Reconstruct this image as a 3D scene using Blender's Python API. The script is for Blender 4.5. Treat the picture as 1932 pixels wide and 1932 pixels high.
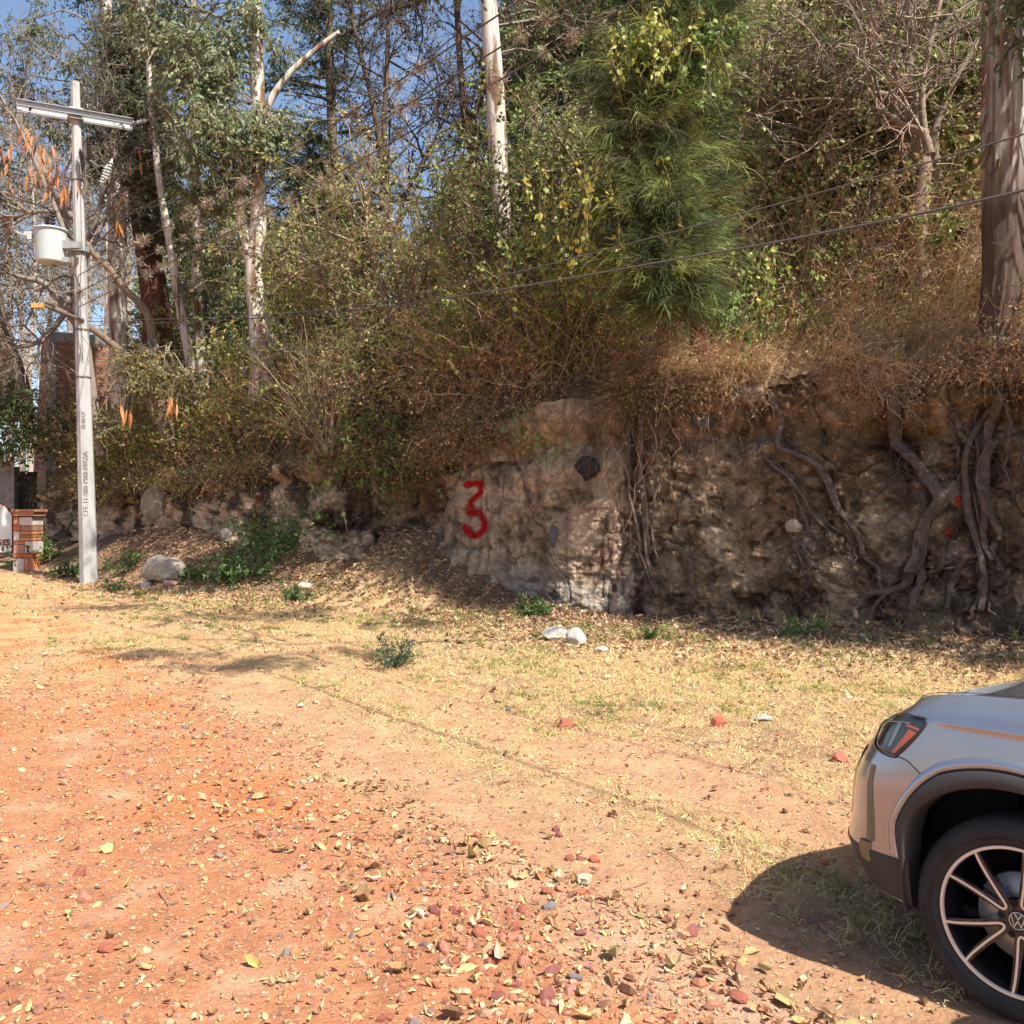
import bpy, math, random
import numpy as np
from mathutils import Vector, Matrix
random.seed(4); rng=np.random.default_rng(7)
for o in list(bpy.data.objects): bpy.data.objects.remove(o)
SC=bpy.context.scene; COL=SC.collection
R=math.radians
# ---------------------------------------------------------------- camera
CH=1.7
cam=bpy.data.cameras.new('camera'); co=bpy.data.objects.new('camera',cam); COL.objects.link(co)
co.location=(0,0,CH); co.rotation_euler=(R(90),0,0)
cam.sensor_width=36; cam.sensor_height=36; cam.lens=33.27; cam.clip_end=2000; cam.clip_start=.05
SC.camera=co
# ---------------------------------------------------------------- sky and sun
TS=np.array([.70,-.714,0.]); TS/=np.linalg.norm(TS); EL=R(53)
w=bpy.data.worlds.new('World'); SC.world=w; w.use_nodes=True
nt=w.node_tree; sk=nt.nodes.new('ShaderNodeTexSky'); sk.sky_type='NISHITA'; sk.sun_disc=False
sk.sun_elevation=EL; sk.sun_rotation=math.atan2(TS[0],TS[1]); sk.air_density=1.0; sk.dust_density=1.6; sk.ozone_density=1.6
bg=nt.nodes['Background']; bg.inputs['Strength'].default_value=.10
nt.links.new(sk.outputs[0],bg.inputs[0])
sun=bpy.data.lights.new('sun','SUN'); so=bpy.data.objects.new('sun',sun); COL.objects.link(so)
sun.energy=5; sun.angle=R(.53); sun.color=(1,.93,.82)
tv=Vector((TS[0]*math.cos(EL),TS[1]*math.cos(EL),math.sin(EL)))
so.rotation_euler=(-tv).to_track_quat('-Z','Y').to_euler(); so.location=(10,-10,20)
SC.view_settings.view_transform='Standard'; SC.view_settings.look='None'
SC.view_settings.gamma=1; SC.view_settings.exposure=1.05
SC.render.resolution_x=SC.render.resolution_y=1024
SC.cycles.max_bounces=6; SC.cycles.transparent_max_bounces=4

# ---------------------------------------------------------------- helpers
def W(x,y,Y): return np.array([(x-966)/1786*Y, Y, CH-(y-966)/1786*Y])
def nrm(v): return v/np.maximum(np.linalg.norm(v,axis=-1,keepdims=True),1e-9)
def _h(i,j,k,s):
    n=(i*374761393+j*668265263+k*2147483647+s*1274126177)&0xffffffff
    n=((n^(n>>13))*1274126177)&0xffffffff
    return ((n^(n>>16))&0xffff)/65535.
def vn(P,s=0):
    P=np.asarray(P,float); f=np.floor(P); d=P-f; f=f.astype(np.int64); d=d*d*(3-2*d); r=0
    for a in (0,1):
        for b in (0,1):
            for c in (0,1):
                wt=(d[...,0] if a else 1-d[...,0])*(d[...,1] if b else 1-d[...,1])*(d[...,2] if c else 1-d[...,2])
                r=r+wt*_h(f[...,0]+a,f[...,1]+b,f[...,2]+c,s)
    return r
def fbm(P,o=4,s=0,g=.5):
    P=np.asarray(P,float); a=1; t=0; n=0
    for i in range(o): t=t+a*vn(P*2**i+i*17.3,s+i); n+=a; a*=g
    return t/n
def sstep(x,a,b): t=np.clip((x-a)/(b-a),0,1); return t*t*(3-2*t)
def mixc(a,b,t): t=np.asarray(t)[...,None]; return np.asarray(a)*(1-t)+np.asarray(b)*t
class Geo:
    def __init__(s): s.V=[];s.Q=[];s.T=[];s.C=[];s.n=0
    def add(s,V,Q=None,T=None,C=(.5,.5,.5)):
        V=np.asarray(V,float).reshape(-1,3)
        if Q is not None and len(Q): s.Q.append(np.asarray(Q).reshape(-1,4)+s.n)
        if T is not None and len(T): s.T.append(np.asarray(T).reshape(-1,3)+s.n)
        C=np.asarray(C,float)
        if C.ndim==1: C=np.broadcast_to(C,(len(V),3))
        s.V.append(V); s.C.append(C); s.n+=len(V); return s
    def mesh(s,name,mat,smooth=False):
        V=np.concatenate(s.V); C=np.concatenate(s.C)
        Q=np.concatenate(s.Q) if s.Q else np.zeros((0,4),int); T=np.concatenate(s.T) if s.T else np.zeros((0,3),int)
        me=bpy.data.meshes.new(name); me.vertices.add(len(V)); me.vertices.foreach_set('co',V.astype(np.float32).ravel())
        li=np.concatenate([Q.ravel(),T.ravel()]).astype(np.int32); me.loops.add(len(li)); me.loops.foreach_set('vertex_index',li)
        ls=np.concatenate([np.arange(len(Q))*4,len(Q)*4+np.arange(len(T))*3]).astype(np.int32)
        me.polygons.add(len(ls)); me.polygons.foreach_set('loop_start',ls)
        try: me.polygons.foreach_set('loop_total',np.concatenate([np.full(len(Q),4),np.full(len(T),3)]).astype(np.int32))
        except Exception: pass
        me.polygons.foreach_set('use_smooth',np.full(len(ls),smooth))
        me.update(calc_edges=True); me.validate()
        ca=me.color_attributes.new('Col','FLOAT_COLOR','POINT')
        c4=np.ones((len(V),4),np.float32); c4[:,:3]=C
        if len(ca.data)==len(V): ca.data.foreach_set('color',c4.ravel())
        if mat: me.materials.append(mat)
        return me
    def obj(s,name,mat,parent=None,smooth=False):
        o=bpy.data.objects.new(name,s.mesh(name,mat,smooth)); COL.objects.link(o)
        if parent: o.parent=parent; o.matrix_parent_inverse=parent.matrix_world.inverted()
        return o
def tag(o,label=None,cat=None,group=None,kind=None):
    if label: o['label']=label
    if cat: o['category']=cat
    if group: o['group']=group
    if kind: o['kind']=kind
    return o
def empty(name,loc,label,cat,group=None,rz=0):
    o=bpy.data.objects.new(name,None); COL.objects.link(o); o.location=loc; o.rotation_euler=(0,0,rz); o.empty_display_size=.1
    o.matrix_world=Matrix.Translation(Vector(loc))@Matrix.Rotation(rz,4,'Z')
    return tag(o,label,cat,group)
def copytree(o,loc,rz,sc=1,label=None,group=None):
    r=o.copy(); COL.objects.link(r); r.location=loc; r.rotation_euler=(0,0,rz); r.scale=(sc,)*3 if not hasattr(sc,'__len__') else sc
    if label: r['label']=label
    if group: r['group']=group
    for c in o.children:
        d=c.copy(); COL.objects.link(d); d.parent=r
    return r
# --- batched shapes
def tubes(g,PL,RR,k=3,C=(.1,.07,.05),rough=0,cap=True):
    PL=np.asarray(PL,float); RR=np.asarray(RR,float)
    if PL.ndim==2: PL=PL[None]; RR=RR[None]
    B,M,_=PL.shape
    if B==0: return
    T=nrm(np.gradient(PL,axis=1)); ref=np.array([.3,.9,.25]); ref=ref/np.linalg.norm(ref)
    n1=nrm(np.cross(T,np.where(np.abs(T@ref)[...,None]>.95,np.array([1.,0,0]),ref))); n2=np.cross(T,n1)
    a=np.arange(k)*2*np.pi/k
    rr=RR[...,None,None]
    if rough: rr=rr*(1+rough*(rng.random((B,M,k,1))-.5))
    V=PL[:,:,None,:]+rr*(np.cos(a)[None,None,:,None]*n1[:,:,None,:]+np.sin(a)[None,None,:,None]*n2[:,:,None,:])
    idx=np.arange(B*M*k).reshape(B,M,k); nx=np.roll(idx,-1,axis=2)
    Q=np.stack([idx[:,:-1],nx[:,:-1],nx[:,1:],idx[:,1:]],-1).reshape(-1,4)
    C=np.asarray(C,float)
    if C.ndim==2: C=np.repeat(C,M*k,axis=0)
    if cap and k>4:
        g.add(V,Q,None,C)
        cc=PL[:,-1]+0; 
        Tt=[]; off=B*M*k
        for b in range(B):
            for j in range(k): Tt.append((idx[b,-1,j],idx[b,-1,(j+1)%k],off+b))
        g.n-=B*M*k; g.V.pop(); g.C.pop(); g.Q.pop()
        Ca=C if C.ndim==2 else np.broadcast_to(C,(B*M*k,3))
        g.add(np.concatenate([V.reshape(-1,3),cc]),Q,Tt,np.concatenate([Ca,Ca[-1:].repeat(B,0)]))
    else: g.add(V,Q,None,C)
def leaves(g,P,D,L,Wd,C,fold=.15,N=None):
    n=len(P)
    if n==0: return
    D=nrm(D); r=rng.normal(size=(n,3)) if N is None else N
    S=nrm(np.cross(D,r)); U=np.cross(S,D)
    L=np.broadcast_to(L,(n,))[:,None]; Wd=np.broadcast_to(Wd,(n,))[:,None]
    m=P+D*L*.42+U*Wd*fold
    V=np.stack([P,m+S*Wd*.5,P+D*L,m-S*Wd*.5],1)
    g.add(V,np.arange(4*n).reshape(n,4),None,np.repeat(np.broadcast_to(C,(n,3)),4,axis=0))
def palette(n,cols,wts=None,var=.25,hue=.06):
    cols=np.array(cols,float); i=rng.choice(len(cols),n,p=None if wts is None else np.array(wts)/sum(wts))
    return cols[i]*(1+var*(rng.random((n,1))*2-1))*(1+hue*rng.normal(size=(n,3)))
def poly(P0,D,L,m=4,wob=.25,grav=0.,up=0.):
    B=len(P0); D=nrm(D).copy(); P=[P0.copy()]; L=np.broadcast_to(L,(B,))
    for i in range(m):
        P.append(P[-1]+D*(L/m)[:,None]); D=D+rng.normal(size=(B,3))*wob/np.sqrt(m); D[:,2]+=(up-grav)/m; D=nrm(D)
    return np.stack(P,1)
def kids(PL,n,t0=.3,t1=1.,ang=.9):
    B,M,_=PL.shape; t=t0+(t1-t0)*rng.random((B,n)); f=t*(M-1); i=np.minimum(f.astype(int),M-2); fr=(f-i)[...,None]
    b=np.arange(B)[:,None]; A=PL[b,i]; Z=PL[b,i+1]; P=A+(Z-A)*fr; T=nrm(Z-A)
    D=nrm(T+ang*rng.normal(size=T.shape)); return P.reshape(-1,3),D.reshape(-1,3),t.ravel()
def curve(pts,n=24):
    """smooth resample of points (Catmull-Rom)"""
    P=np.array(pts,float); P=np.vstack([2*P[0]-P[1],P,2*P[-1]-P[-2]]); out=[]; m=len(P)-3
    for t in np.linspace(0,m-1e-6,n):
        i=int(t); f=t-i; a,b,c,d=P[i:i+4]
        out.append(.5*((2*b)+(-a+c)*f+(2*a-5*b+4*c-d)*f*f+(-a+3*b-3*c+d)*f**3))
    return np.array(out)
def boxg(g,c,s,C=(.5,.5,.5),rot=None,bev=0):
    x,y,z=[v/2 for v in s]
    V=np.array([(-x,-y,-z),(x,-y,-z),(x,y,-z),(-x,y,-z),(-x,-y,z),(x,-y,z),(x,y,z),(-x,y,z)],float)
    if rot is not None: V=V@np.array(rot).T
    g.add(V+np.array(c),[(0,3,2,1),(4,5,6,7),(0,1,5,4),(1,2,6,5),(2,3,7,6),(3,0,4,7)],None,C)
def rotz(a): return np.array([[math.cos(a),-math.sin(a),0],[math.sin(a),math.cos(a),0],[0,0,1]])
def lathe(g,prof,k=32,C=(.5,.5,.5),axis='z',c=(0,0,0)):
    p=np.array(prof,float); a=np.arange(k)*2*np.pi/k
    V=np.stack([p[:,0,None]*np.cos(a),p[:,0,None]*np.sin(a),np.repeat(p[:,1,None],k,1)],-1)
    if axis=='y': V=V[...,[0,2,1]]*np.array([1,1,1])
    idx=np.arange(len(p)*k).reshape(len(p),k); nx=np.roll(idx,-1,1)
    Q=np.stack([idx[:-1],nx[:-1],nx[1:],idx[1:]],-1)
    g.add(V.reshape(-1,3)+np.array(c),Q,None,C)
def rock(g,c,s,seed=0,sub=3,C=(.3,.25,.2),rough=.35,squash=1.):
    V,T=ico(sub); n=fbm(V*1.3+seed*7.1,4,seed); n2=fbm(V*5+seed,3,seed+9)
    # planar facets
    r=np.ones(len(V))
    rs=np.random.default_rng(seed)
    for i in range(9):
        d=nrm(rs.normal(size=3)); h=.62+.3*rs.random(); p=V@d; r=np.where(p*r>h,h/np.maximum(p,1e-3),r)
    P=V*(r*(1+rough*(n-.5)+.12*(n2-.5)))[:,None]*np.array(s)
    Cc=np.asarray(C)*(0.75+.5*n2[:,None])
    g.add(P+np.array(c),None,T,Cc)
_ic={}
def ico(sub):
    if sub in _ic: return _ic[sub]
    import bmesh
    bm=bmesh.new(); bmesh.ops.create_icosphere(bm,subdivisions=sub,radius=1)
    V=np.array([v.co[:] for v in bm.verts]); T=np.array([[v.index for v in f.verts] for f in bm.faces]); bm.free()
    _ic[sub]=(V,T); return V,T
# ---------------------------------------------------------------- materials
def N(nt,t,**k):
    n=nt.nodes.new(t)
    for a,b in k.items(): setattr(n,a,b)
    return n
def mat(name,col=None,rough=.8,metal=0,trans=0,nscale=0,namt=.3,bump=0,bscale=30,coat=0,stretch=None,spec=.3,streak=None,bdist=.02,detail=6):
    m=bpy.data.materials.new(name); m.use_nodes=True; nt=m.node_tree; L=nt.links
    b=nt.nodes['Principled BSDF']; b.inputs['Roughness'].default_value=rough; b.inputs['Metallic'].default_value=metal
    b.inputs['Specular IOR Level'].default_value=spec; b.inputs['Coat Weight'].default_value=coat
    if col is None: src=N(nt,'ShaderNodeAttribute',attribute_name='Col').outputs['Color']
    else:
        rgb=N(nt,'ShaderNodeRGB'); rgb.outputs[0].default_value=(*col,1); src=rgb.outputs[0]
    tc=N(nt,'ShaderNodeTexCoord'); mp=N(nt,'ShaderNodeMapping'); L.new(tc.outputs['Object'],mp.inputs[0])
    if stretch: mp.inputs['Scale'].default_value=stretch
    if streak:
        no=N(nt,'ShaderNodeTexNoise'); no.inputs['Scale'].default_value=streak[1]; no.inputs['Detail'].default_value=5; no.inputs['Distortion'].default_value=.6; L.new(mp.outputs[0],no.inputs[0])
        rp=N(nt,'ShaderNodeValToRGB'); rp.color_ramp.elements[0].position=streak[2]; rp.color_ramp.elements[1].position=streak[3]; L.new(no.outputs[0],rp.inputs[0])
        mx=N(nt,'ShaderNodeMixRGB'); L.new(rp.outputs[0],mx.inputs[0]); L.new(src,mx.inputs[1]); mx.inputs[2].default_value=(*streak[0],1); src=mx.outputs[0]
    if nscale:
        no=N(nt,'ShaderNodeTexNoise'); no.inputs['Scale'].default_value=nscale; no.inputs['Detail'].default_value=detail; no.inputs['Roughness'].default_value=.65; L.new(mp.outputs[0],no.inputs[0])
        mr=N(nt,'ShaderNodeMapRange'); mr.inputs[1].default_value=.25; mr.inputs[2].default_value=.75; mr.inputs[3].default_value=1-namt; mr.inputs[4].default_value=1+namt; L.new(no.outputs[0],mr.inputs[0])
        mx=N(nt,'ShaderNodeVectorMath',operation='SCALE'); L.new(src,mx.inputs[0]); L.new(mr.outputs[0],mx.inputs['Scale']); src=mx.outputs[0]
    L.new(src,b.inputs['Base Color'])
    if bump:
        no=N(nt,'ShaderNodeTexNoise'); no.inputs['Scale'].default_value=bscale; no.inputs['Detail'].default_value=8; no.inputs['Roughness'].default_value=.7; L.new(mp.outputs[0],no.inputs[0])
        bp=N(nt,'ShaderNodeBump'); bp.inputs['Strength'].default_value=bump; bp.inputs['Distance'].default_value=bdist; L.new(no.outputs[0],bp.inputs['Height']); L.new(bp.outputs[0],b.inputs['Normal'])
    if trans:
        t=N(nt,'ShaderNodeBsdfTranslucent'); L.new(src,t.inputs[0]); mx=N(nt,'ShaderNodeMixShader'); mx.inputs[0].default_value=trans
        L.new(b.outputs[0],mx.inputs[1]); L.new(t.outputs[0],mx.inputs[2]); L.new(mx.outputs[0],nt.nodes['Material Output'].inputs[0])
    return m
M={}
M['leaf']=mat('foliage',rough=.5,trans=.35,spec=.4)
M['dryleaf']=mat('dry leaf',rough=.8,trans=.15,spec=.2)
M['grass']=mat('grass blades',rough=.7,trans=.25,spec=.2)
M['twig']=mat('twig bark',rough=.9,spec=.1)
M['ground']=mat('red dirt',rough=.95,nscale=22,namt=.28,bump=.9,bscale=45,spec=.1,bdist=.03,detail=9)
M['hill']=mat('hillside soil',rough=.95,nscale=8,namt=.4,bump=.6,bscale=12,spec=.1,bdist=.05)
M['cliff']=mat('earth bank',rough=.95,nscale=14,namt=.3,bump=1,bscale=24,spec=.1,bdist=.05,detail=9)
M['rock']=mat('stone',rough=.9,nscale=12,namt=.25,bump=.6,bscale=25,spec=.2)
M['gum']=mat('pale gum bark',(.50,.46,.40),rough=.8,stretch=(5,5,.7),streak=((.16,.095,.06),1.3,.50,.62),nscale=6,namt=.25,bump=.4,bscale=6,spec=.2)
M['gumbig']=mat('peeling gum bark',rough=.85,stretch=(6,6,.8),nscale=3,namt=.3,bump=.8,bscale=4,spec=.2,bdist=.04)
M['redbark']=mat('fibrous red bark',(.13,.055,.035),rough=.95,stretch=(9,9,.6),nscale=3,namt=.5,bump=1,bscale=5,bdist=.05)
M['bark']=mat('grey brown bark',(.17,.125,.09),rough=.95,stretch=(4,4,1),nscale=5,namt=.5,bump=.8,bscale=9,bdist=.03)
M['root']=mat('root bark',(.135,.10,.08),rough=.95,nscale=9,namt=.55,bump=1,bscale=22,bdist=.03,spec=.1)

# ---------------------------------------------------------------- bank geometry (shared curves)
FT=[(4200,1290,8.2),(2900,1270,9.0),(2300,1250,10.0),(1932,1215,11.5),(1700,1188,12.5),(1400,1174,13.4),(1200,1163,14.0),(1060,1155,14.3),(970,1115,14.9),(870,1060,15.4),(830,1010,16.3),(750,990,17.8),(670,1050,17.6),(600,1045,17.7),(560,1020,18.2),(440,1010,19.),(330,995,20.),(230,1000,21.5),(130,1000,23.5),(60,1000,26.),(-150,1010,31),(-500,1010,38)]
LP=[(4200,560,8.9),(2900,610,9.6),(2300,660,10.6),(1932,690,12.1),(1700,715,13.0),(1400,725,13.9),(1200,748,14.5),(1060,768,14.8),(970,790,15.3),(870,830,15.8),(830,848,16.6),(750,850,17.7),(670,862,17.9),(600,872,18.),(560,880,18.6),(440,900,19.4),(330,905,20.4),(230,920,21.9),(130,930,23.9),(60,940,26.4),(-150,950,31.5),(-500,950,38.5)]
FP=np.array([W(*p) for p in FT]); LPp=np.array([W(*p) for p in LP])
key=np.concatenate([[0],np.cumsum(np.linalg.norm(np.diff(FP[:,:2],axis=0),axis=1))])
def _vn1(v,k): return fbm(np.stack([v*k,0*v,0*v+3.3],1),3,97)-.5
def smoothk(v,n):
    k=np.hanning(n+2)[1:-1]; k/=k.sum(); return np.stack([np.convolve(np.pad(v[:,i],n//2,'edge'),k,'valid')[:len(v)] for i in range(3)],1)
sd=np.arange(0,key[-1],.05)
FD=smoothk(np.stack([np.interp(sd,key,FP[:,i]) for i in range(3)],1),13); LD=smoothk(np.stack([np.interp(sd,key,LPp[:,i]) for i in range(3)],1),13)
LD=LD+np.array([0,0,1.])*(_vn1(sd,.9)*.55+_vn1(sd,3.5)*.22)[:,None]
def foot(s): return np.stack([np.interp(s,sd,FD[:,i]) for i in range(3)],-1)
def lip(s): return np.stack([np.interp(s,sd,LD[:,i]) for i in range(3)],-1)
TG=nrm(np.gradient(FD,axis=0)*np.array([1,1,0])); 
_k=np.hanning(41);_k/=_k.sum(); TG=nrm(np.stack([np.convolve(np.pad(TG[:,i],20,'edge'),_k,'valid') for i in range(3)],1))
def outn(s): # outward horizontal normal, towards the road
    t=np.stack([np.interp(s,sd,TG[:,i]) for i in range(3)],-1); n=np.stack([t[...,1],-t[...,0],0*t[...,0]],-1)
    return nrm(np.where((n[...,1:2]>0)&(np.abs(n[...,1:2])>.0),-n,n))
FC=FD[::6]; 
o_=np.argsort(FC[:,0])
def Gz(x,y,rough=True):
    x=np.asarray(x,float); y=np.asarray(y,float); sh=x.shape; x=x.ravel(); y=y.ravel(); z=np.empty_like(x)
    for a in range(0,len(x),60000):
        X=x[a:a+60000]; Y=y[a:a+60000]
        d2=(X[:,None]-FC[:,0])**2+(Y[:,None]-FC[:,1])**2; i=d2.argmin(1); d=np.sqrt(d2[np.arange(len(X)),i]); zf=FC[i,2]
        base=np.interp(Y,[0,8,12,16,20,40,80],[0,0,.08,.2,.3,.9,1.5])
        front=Y<np.interp(X,FC[o_,0],FC[o_,1])
        tal=np.where(front,zf-np.interp(X,[-8,-6.5],[.95,.52])*np.maximum(d-.1,0),zf-.2*d)
        h=np.maximum(tal,base)+.06*np.exp(-((tal-base)/.25)**2)*front
        z[a:a+60000]=h
    q=.84*x+.54*y; near=sstep(y,20,14)*sstep(y,-4,0)
    lyc=-(x-2.293)*.719-(y-3.742)*.695; lxc=-(x-2.293)*.695+(y-3.742)*.719; z-=.035*np.clip(.9-lyc,0,1.9)*sstep(np.abs(lyc),2.2,1.2)*sstep(np.abs(lxc+1.3),3.6,2.4)
    z+=near*(-.035*np.exp(-((q-2.87)/.35)**2)-.03*np.exp(-((q-4.1)/.25)**2)+.025*np.exp(-((q-2.5)/.12)**2)+.02*np.exp(-((q-3.5)/.25)**2))*sstep(np.hypot(x-2.2,y-3.6),.3,1.2)
    if rough:
        P=np.stack([x,y,0*x],-1); am=.012+.05*sstep(q,5,8)*sstep(y,6,9)
        z+=am*(fbm(P*1.2,3,5)-.5)*2*sstep(np.hypot(x-2.2,y-3.8),.8,1.8)+.012*(fbm(P*7,3,6)-.5)*sstep(np.hypot(x-2.2,y-3.8),.8,1.8)
    return z.reshape(sh)
def fY(x): return np.interp(x,FC[o_,0],FC[o_,1])
# ---------------------------------------------------------------- ground sheet
def grad(a,b,n,p=1): return a+(b-a)*np.linspace(0,1,n)**p
gx=np.concatenate([-6-grad(0,1,60,2.2)[::-1]*110,np.arange(-5.96,6.0,.045),6+grad(0,1,60,2.2)*110])
gy=np.concatenate([-30+grad(0,1,20)*31,np.arange(1.05,9,.045),np.arange(9,20,.08),20+grad(0,1,50,2.2)*160])
X,Y=np.meshgrid(gx,gy); Z=Gz(X,Y)
q=.84*X+.54*Y; P3=np.stack([X,Y,0*X],-1)
n1=fbm(P3*.7,4,11); n2=fbm(P3*3,4,12); n3=fbm(P3*9,3,13)
qq=q+.5*(n1-.5)+.25*(n2-.5)
red=np.array([.44,.195,.10]); org=np.array([.48,.18,.075]); pink=np.array([.46,.26,.15]); tan=np.array([.42,.28,.15]); soil=np.array([.17,.11,.07]); pale=np.array([.56,.36,.25])
c=mixc(red,org,sstep(n1,.5,.68)); c=mixc(c,pale,sstep(n2,.62,.8)*.4)
c=mixc(c,pink,sstep(qq,1.9,2.6))
c=mixc(c,pale,np.exp(-((qq-2.35)/.25)**2)*.6*sstep(Y,5,3.4))
c=mixc(c,tan,np.exp(-((qq-3.5)/.35)**2)*.8)
c=mixc(c,tan,sstep(qq,4.3,4.9)*.8)
c=mixc(c,tan,sstep(Y+1.5*(n1-.5),7.5,10.5)*sstep(q,-2.5,1.5)*sstep(n2,.30,.62)*.9)
dfoot=fY(X)-Y
c=mixc(c,soil,sstep(dfoot+1.2*(n1-.5),2.2,1.2))
c=mixc(c,soil*1.3,sstep(qq,4.3,4.9)*sstep(n2,.5,.66)*.6)
c=c*(.72+.56*n3[...,None])*(.85+.3*n2[...,None])
g=Geo(); ny,nx=X.shape; idx=np.arange(nx*ny).reshape(ny,nx)
g.add(np.stack([X,Y,Z],-1),np.stack([idx[:-1,:-1],idx[:-1,1:],idx[1:,1:],idx[1:,:-1]],-1),None,c.reshape(-1,3))
o=g.obj('ground',M['ground'],smooth=True); tag(o,kind='structure')
# ---------------------------------------------------------------- earth bank face
sN=[0]
while sN[-1]<key[-1]-.1:
    xx=foot(np.array(sN[-1])); vis=abs(xx[0]/xx[1])<.62
    sN.append(sN[-1]+(.0017*xx[1] if vis else .12))
S=np.array(sN); NT=230; Tt=np.linspace(0,1,NT)
F0=foot(S); L0=lip(S); ON=outn(S)
SS,TT=np.meshgrid(S,Tt,indexing='ij')
zb=F0[:,2]-.25
prof=TT**1.0
B=F0[:,None,:]*(1-prof[...,None])+L0[:,None,:]*prof[...,None]
B[...,2]=zb[:,None]+(L0[:,2]-zb)[:,None]*TT
Q3=np.stack([SS,B[...,2],0*SS],-1)
big=fbm(Q3*np.array([.55,.35,1]),3,21)-.5; rill=1-np.abs(fbm(Q3*np.array([1.5,.45,1]),4,23)*2-1); med=fbm(Q3*np.array([2.2,2.2,1]),5,24)-.5; fine=fbm(Q3*9,4,25)-.5
lump=np.abs(fbm(Q3*np.array([3.2,3.8,1]),3,27)*2-1)
lay=fbm(Q3*np.array([.7,9,1]),3,28)-.5
disp=1.0*big+.30*(rill-.75)+.30*med+.09*fine+.12*lump+.05*lay
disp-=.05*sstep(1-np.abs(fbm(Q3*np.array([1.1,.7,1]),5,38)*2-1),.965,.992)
disp+=.08*(np.abs(fbm(Q3*14,2,39)*2-1)-.3)-.05*sstep(fbm(Q3*np.array([5,8,1]),4,34),.42,.30)+.06*(np.abs(fbm(Q3*np.array([1.2,6,1]),3,40)*2-1)-.3)
disp-=.55*np.exp(-((B[...,0]+2.1)/.5)**2)*sstep(TT,.95,.6)
_pz=sstep(B[...,0],2.2,1.7)*sstep(B[...,0],-1.6,-1.0); disp*=(1-.5*_pz)
disp+=.16*sstep(TT,.84,.96)-.22*np.exp(-((TT-.80)/.05)**2)+.12*sstep(TT,.25,.0)
Cf=B+ON[:,None,:]*disp[...,None]; Cf[...,2]+=.05*(fbm(Q3*4,2,29)-.5)*sstep(TT,.02,.1)*sstep(TT,1,.95)
Cxw=(Cf[...,0]/Cf[...,1])*1786+966; Cyw=966-(Cf[...,2]-CH)/Cf[...,1]*1786
# colours: where the exposed earth is pale tuff, brown conglomerate, ochre
tanc=np.array([.42,.31,.205]); grey=np.array([.36,.30,.235]); brn=np.array([.23,.15,.09]); och=np.array([.22,.145,.075]); dk=np.array([.085,.053,.036])
nA=fbm(Q3*.8,4,31); nB=fbm(Q3*2.6,5,32); nC=fbm(Q3*12,3,33); nD=fbm(Q3*np.array([5,8,1]),4,34)
Xw=B[...,0]; Zw=B[...,2]
c=np.broadcast_to(brn,Cf.shape).copy()
pz=sstep(Xw+.5*(nA-.5)*2,2.35,1.85)*sstep(Xw,-1.6,-1.0)
c=mixc(c,tanc,pz)
c=mixc(c,grey,pz*sstep(Zw+1.1*(nB-.5),1.0,.55)*sstep(Xw,-.9,.2))
c=mixc(c,tanc*.9,sstep(Xw,2.2,2.6)*sstep(Xw+.7*(nB-.5),3.6,3.1)*sstep(nB+.1*Zw,.45,.62)*.75)
c=mixc(c,tanc*.8,sstep(Xw,3,3.5)*sstep(nB,.55,.66)*.75)
c=mixc(c,och,sstep(Zw,2.2,2.7)*sstep(nA,.42,.6)*sstep(Xw,2.3,3)*.9)
c=mixc(c,dk,sstep(nA,.55,.70)*sstep(Xw,2.2,3.)*.7)
lf=sstep(Xw,-1.7,-2.2); c=mixc(c,mixc(np.array([.12,.085,.058])+0*c,tanc*1.1,sstep(nB+.2*nA,.53,.66)),lf)
# root stains
vst=sstep(fbm(Q3*np.array([7,.7,1]),3,36),.56,.66); c=mixc(c,np.array([.13,.085,.06]),vst*pz*.55)
st=np.exp(-((Xw-1.95+.12*(nB-.5))/.16)**2); c=mixc(c,np.array([.05,.025,.02]),st*sstep(nB+.25*nC,.5,.62))
st=np.exp(-((Xw-1.42)/.22)**2)*sstep(Zw,.35,.5)*sstep(Zw,1.35,1.05); c=mixc(c,np.array([.07,.028,.02]),np.clip(st*sstep(fbm(Q3*np.array([16,5,1]),3,35),.48,.56)*1.2,0,1))
cell=sstep(vn(Q3*np.array([26,26,1]),37),.72,.9); c=mixc(c,c*1.9+.02,cell*.55*(1-pz*.6))
crk=1-np.abs(fbm(Q3*np.array([1.1,.7,1]),5,38)*2-1); c=c*(1-.5*sstep(crk,.975,.992))[...,None]; hol=sstep(disp,-.02,-.28); c=c*(.55+.9*nC[...,None])*(.72+.56*nB[...,None])*(1-.45*sstep(nD,.42,.30))[...,None]*(1-.35*sstep(med,-.06,-.16))[...,None]  # cracks, pits and hollows darkened in the colour, as shade would do
# sprayed paint: strokes given in wall metres (x,z)
def strokes(pts,Y,r,colr,amt=.92):
    global c
    p=np.array([[ (x-966)/1786*Y, CH-(y-966)/1786*Y] for x,y in pts]); best=np.full(Xw.shape,9.)
    Xv=Cf[...,0]; Zv=Cf[...,2]
    for a,b in zip(p[:-1],p[1:]):
        ab=b-a; t=np.clip(((Xv-a[0])*ab[0]+(Zv-a[1])*ab[1])/(ab@ab),0,1)
        best=np.minimum(best,np.hypot(Xv-a[0]-t*ab[0],Zv-a[1]-t*ab[1]))
    m=sstep(best+.03*(nC-.5)+.02*(nB-.5),r*1.35,r*.6)*sstep(nC,.12,.35)*amt
    c=mixc(c,np.array(colr)*(.7+.6*nC[...,None]),m)
RED=(.36,.012,.010)
strokes([(874,912),(906,910),(905,928),(886,946),(884,968),(905,968),(914,985),(912,1000),(897,1012),(884,1008),(874,996)],15.05,.058,RED,1.)
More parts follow.
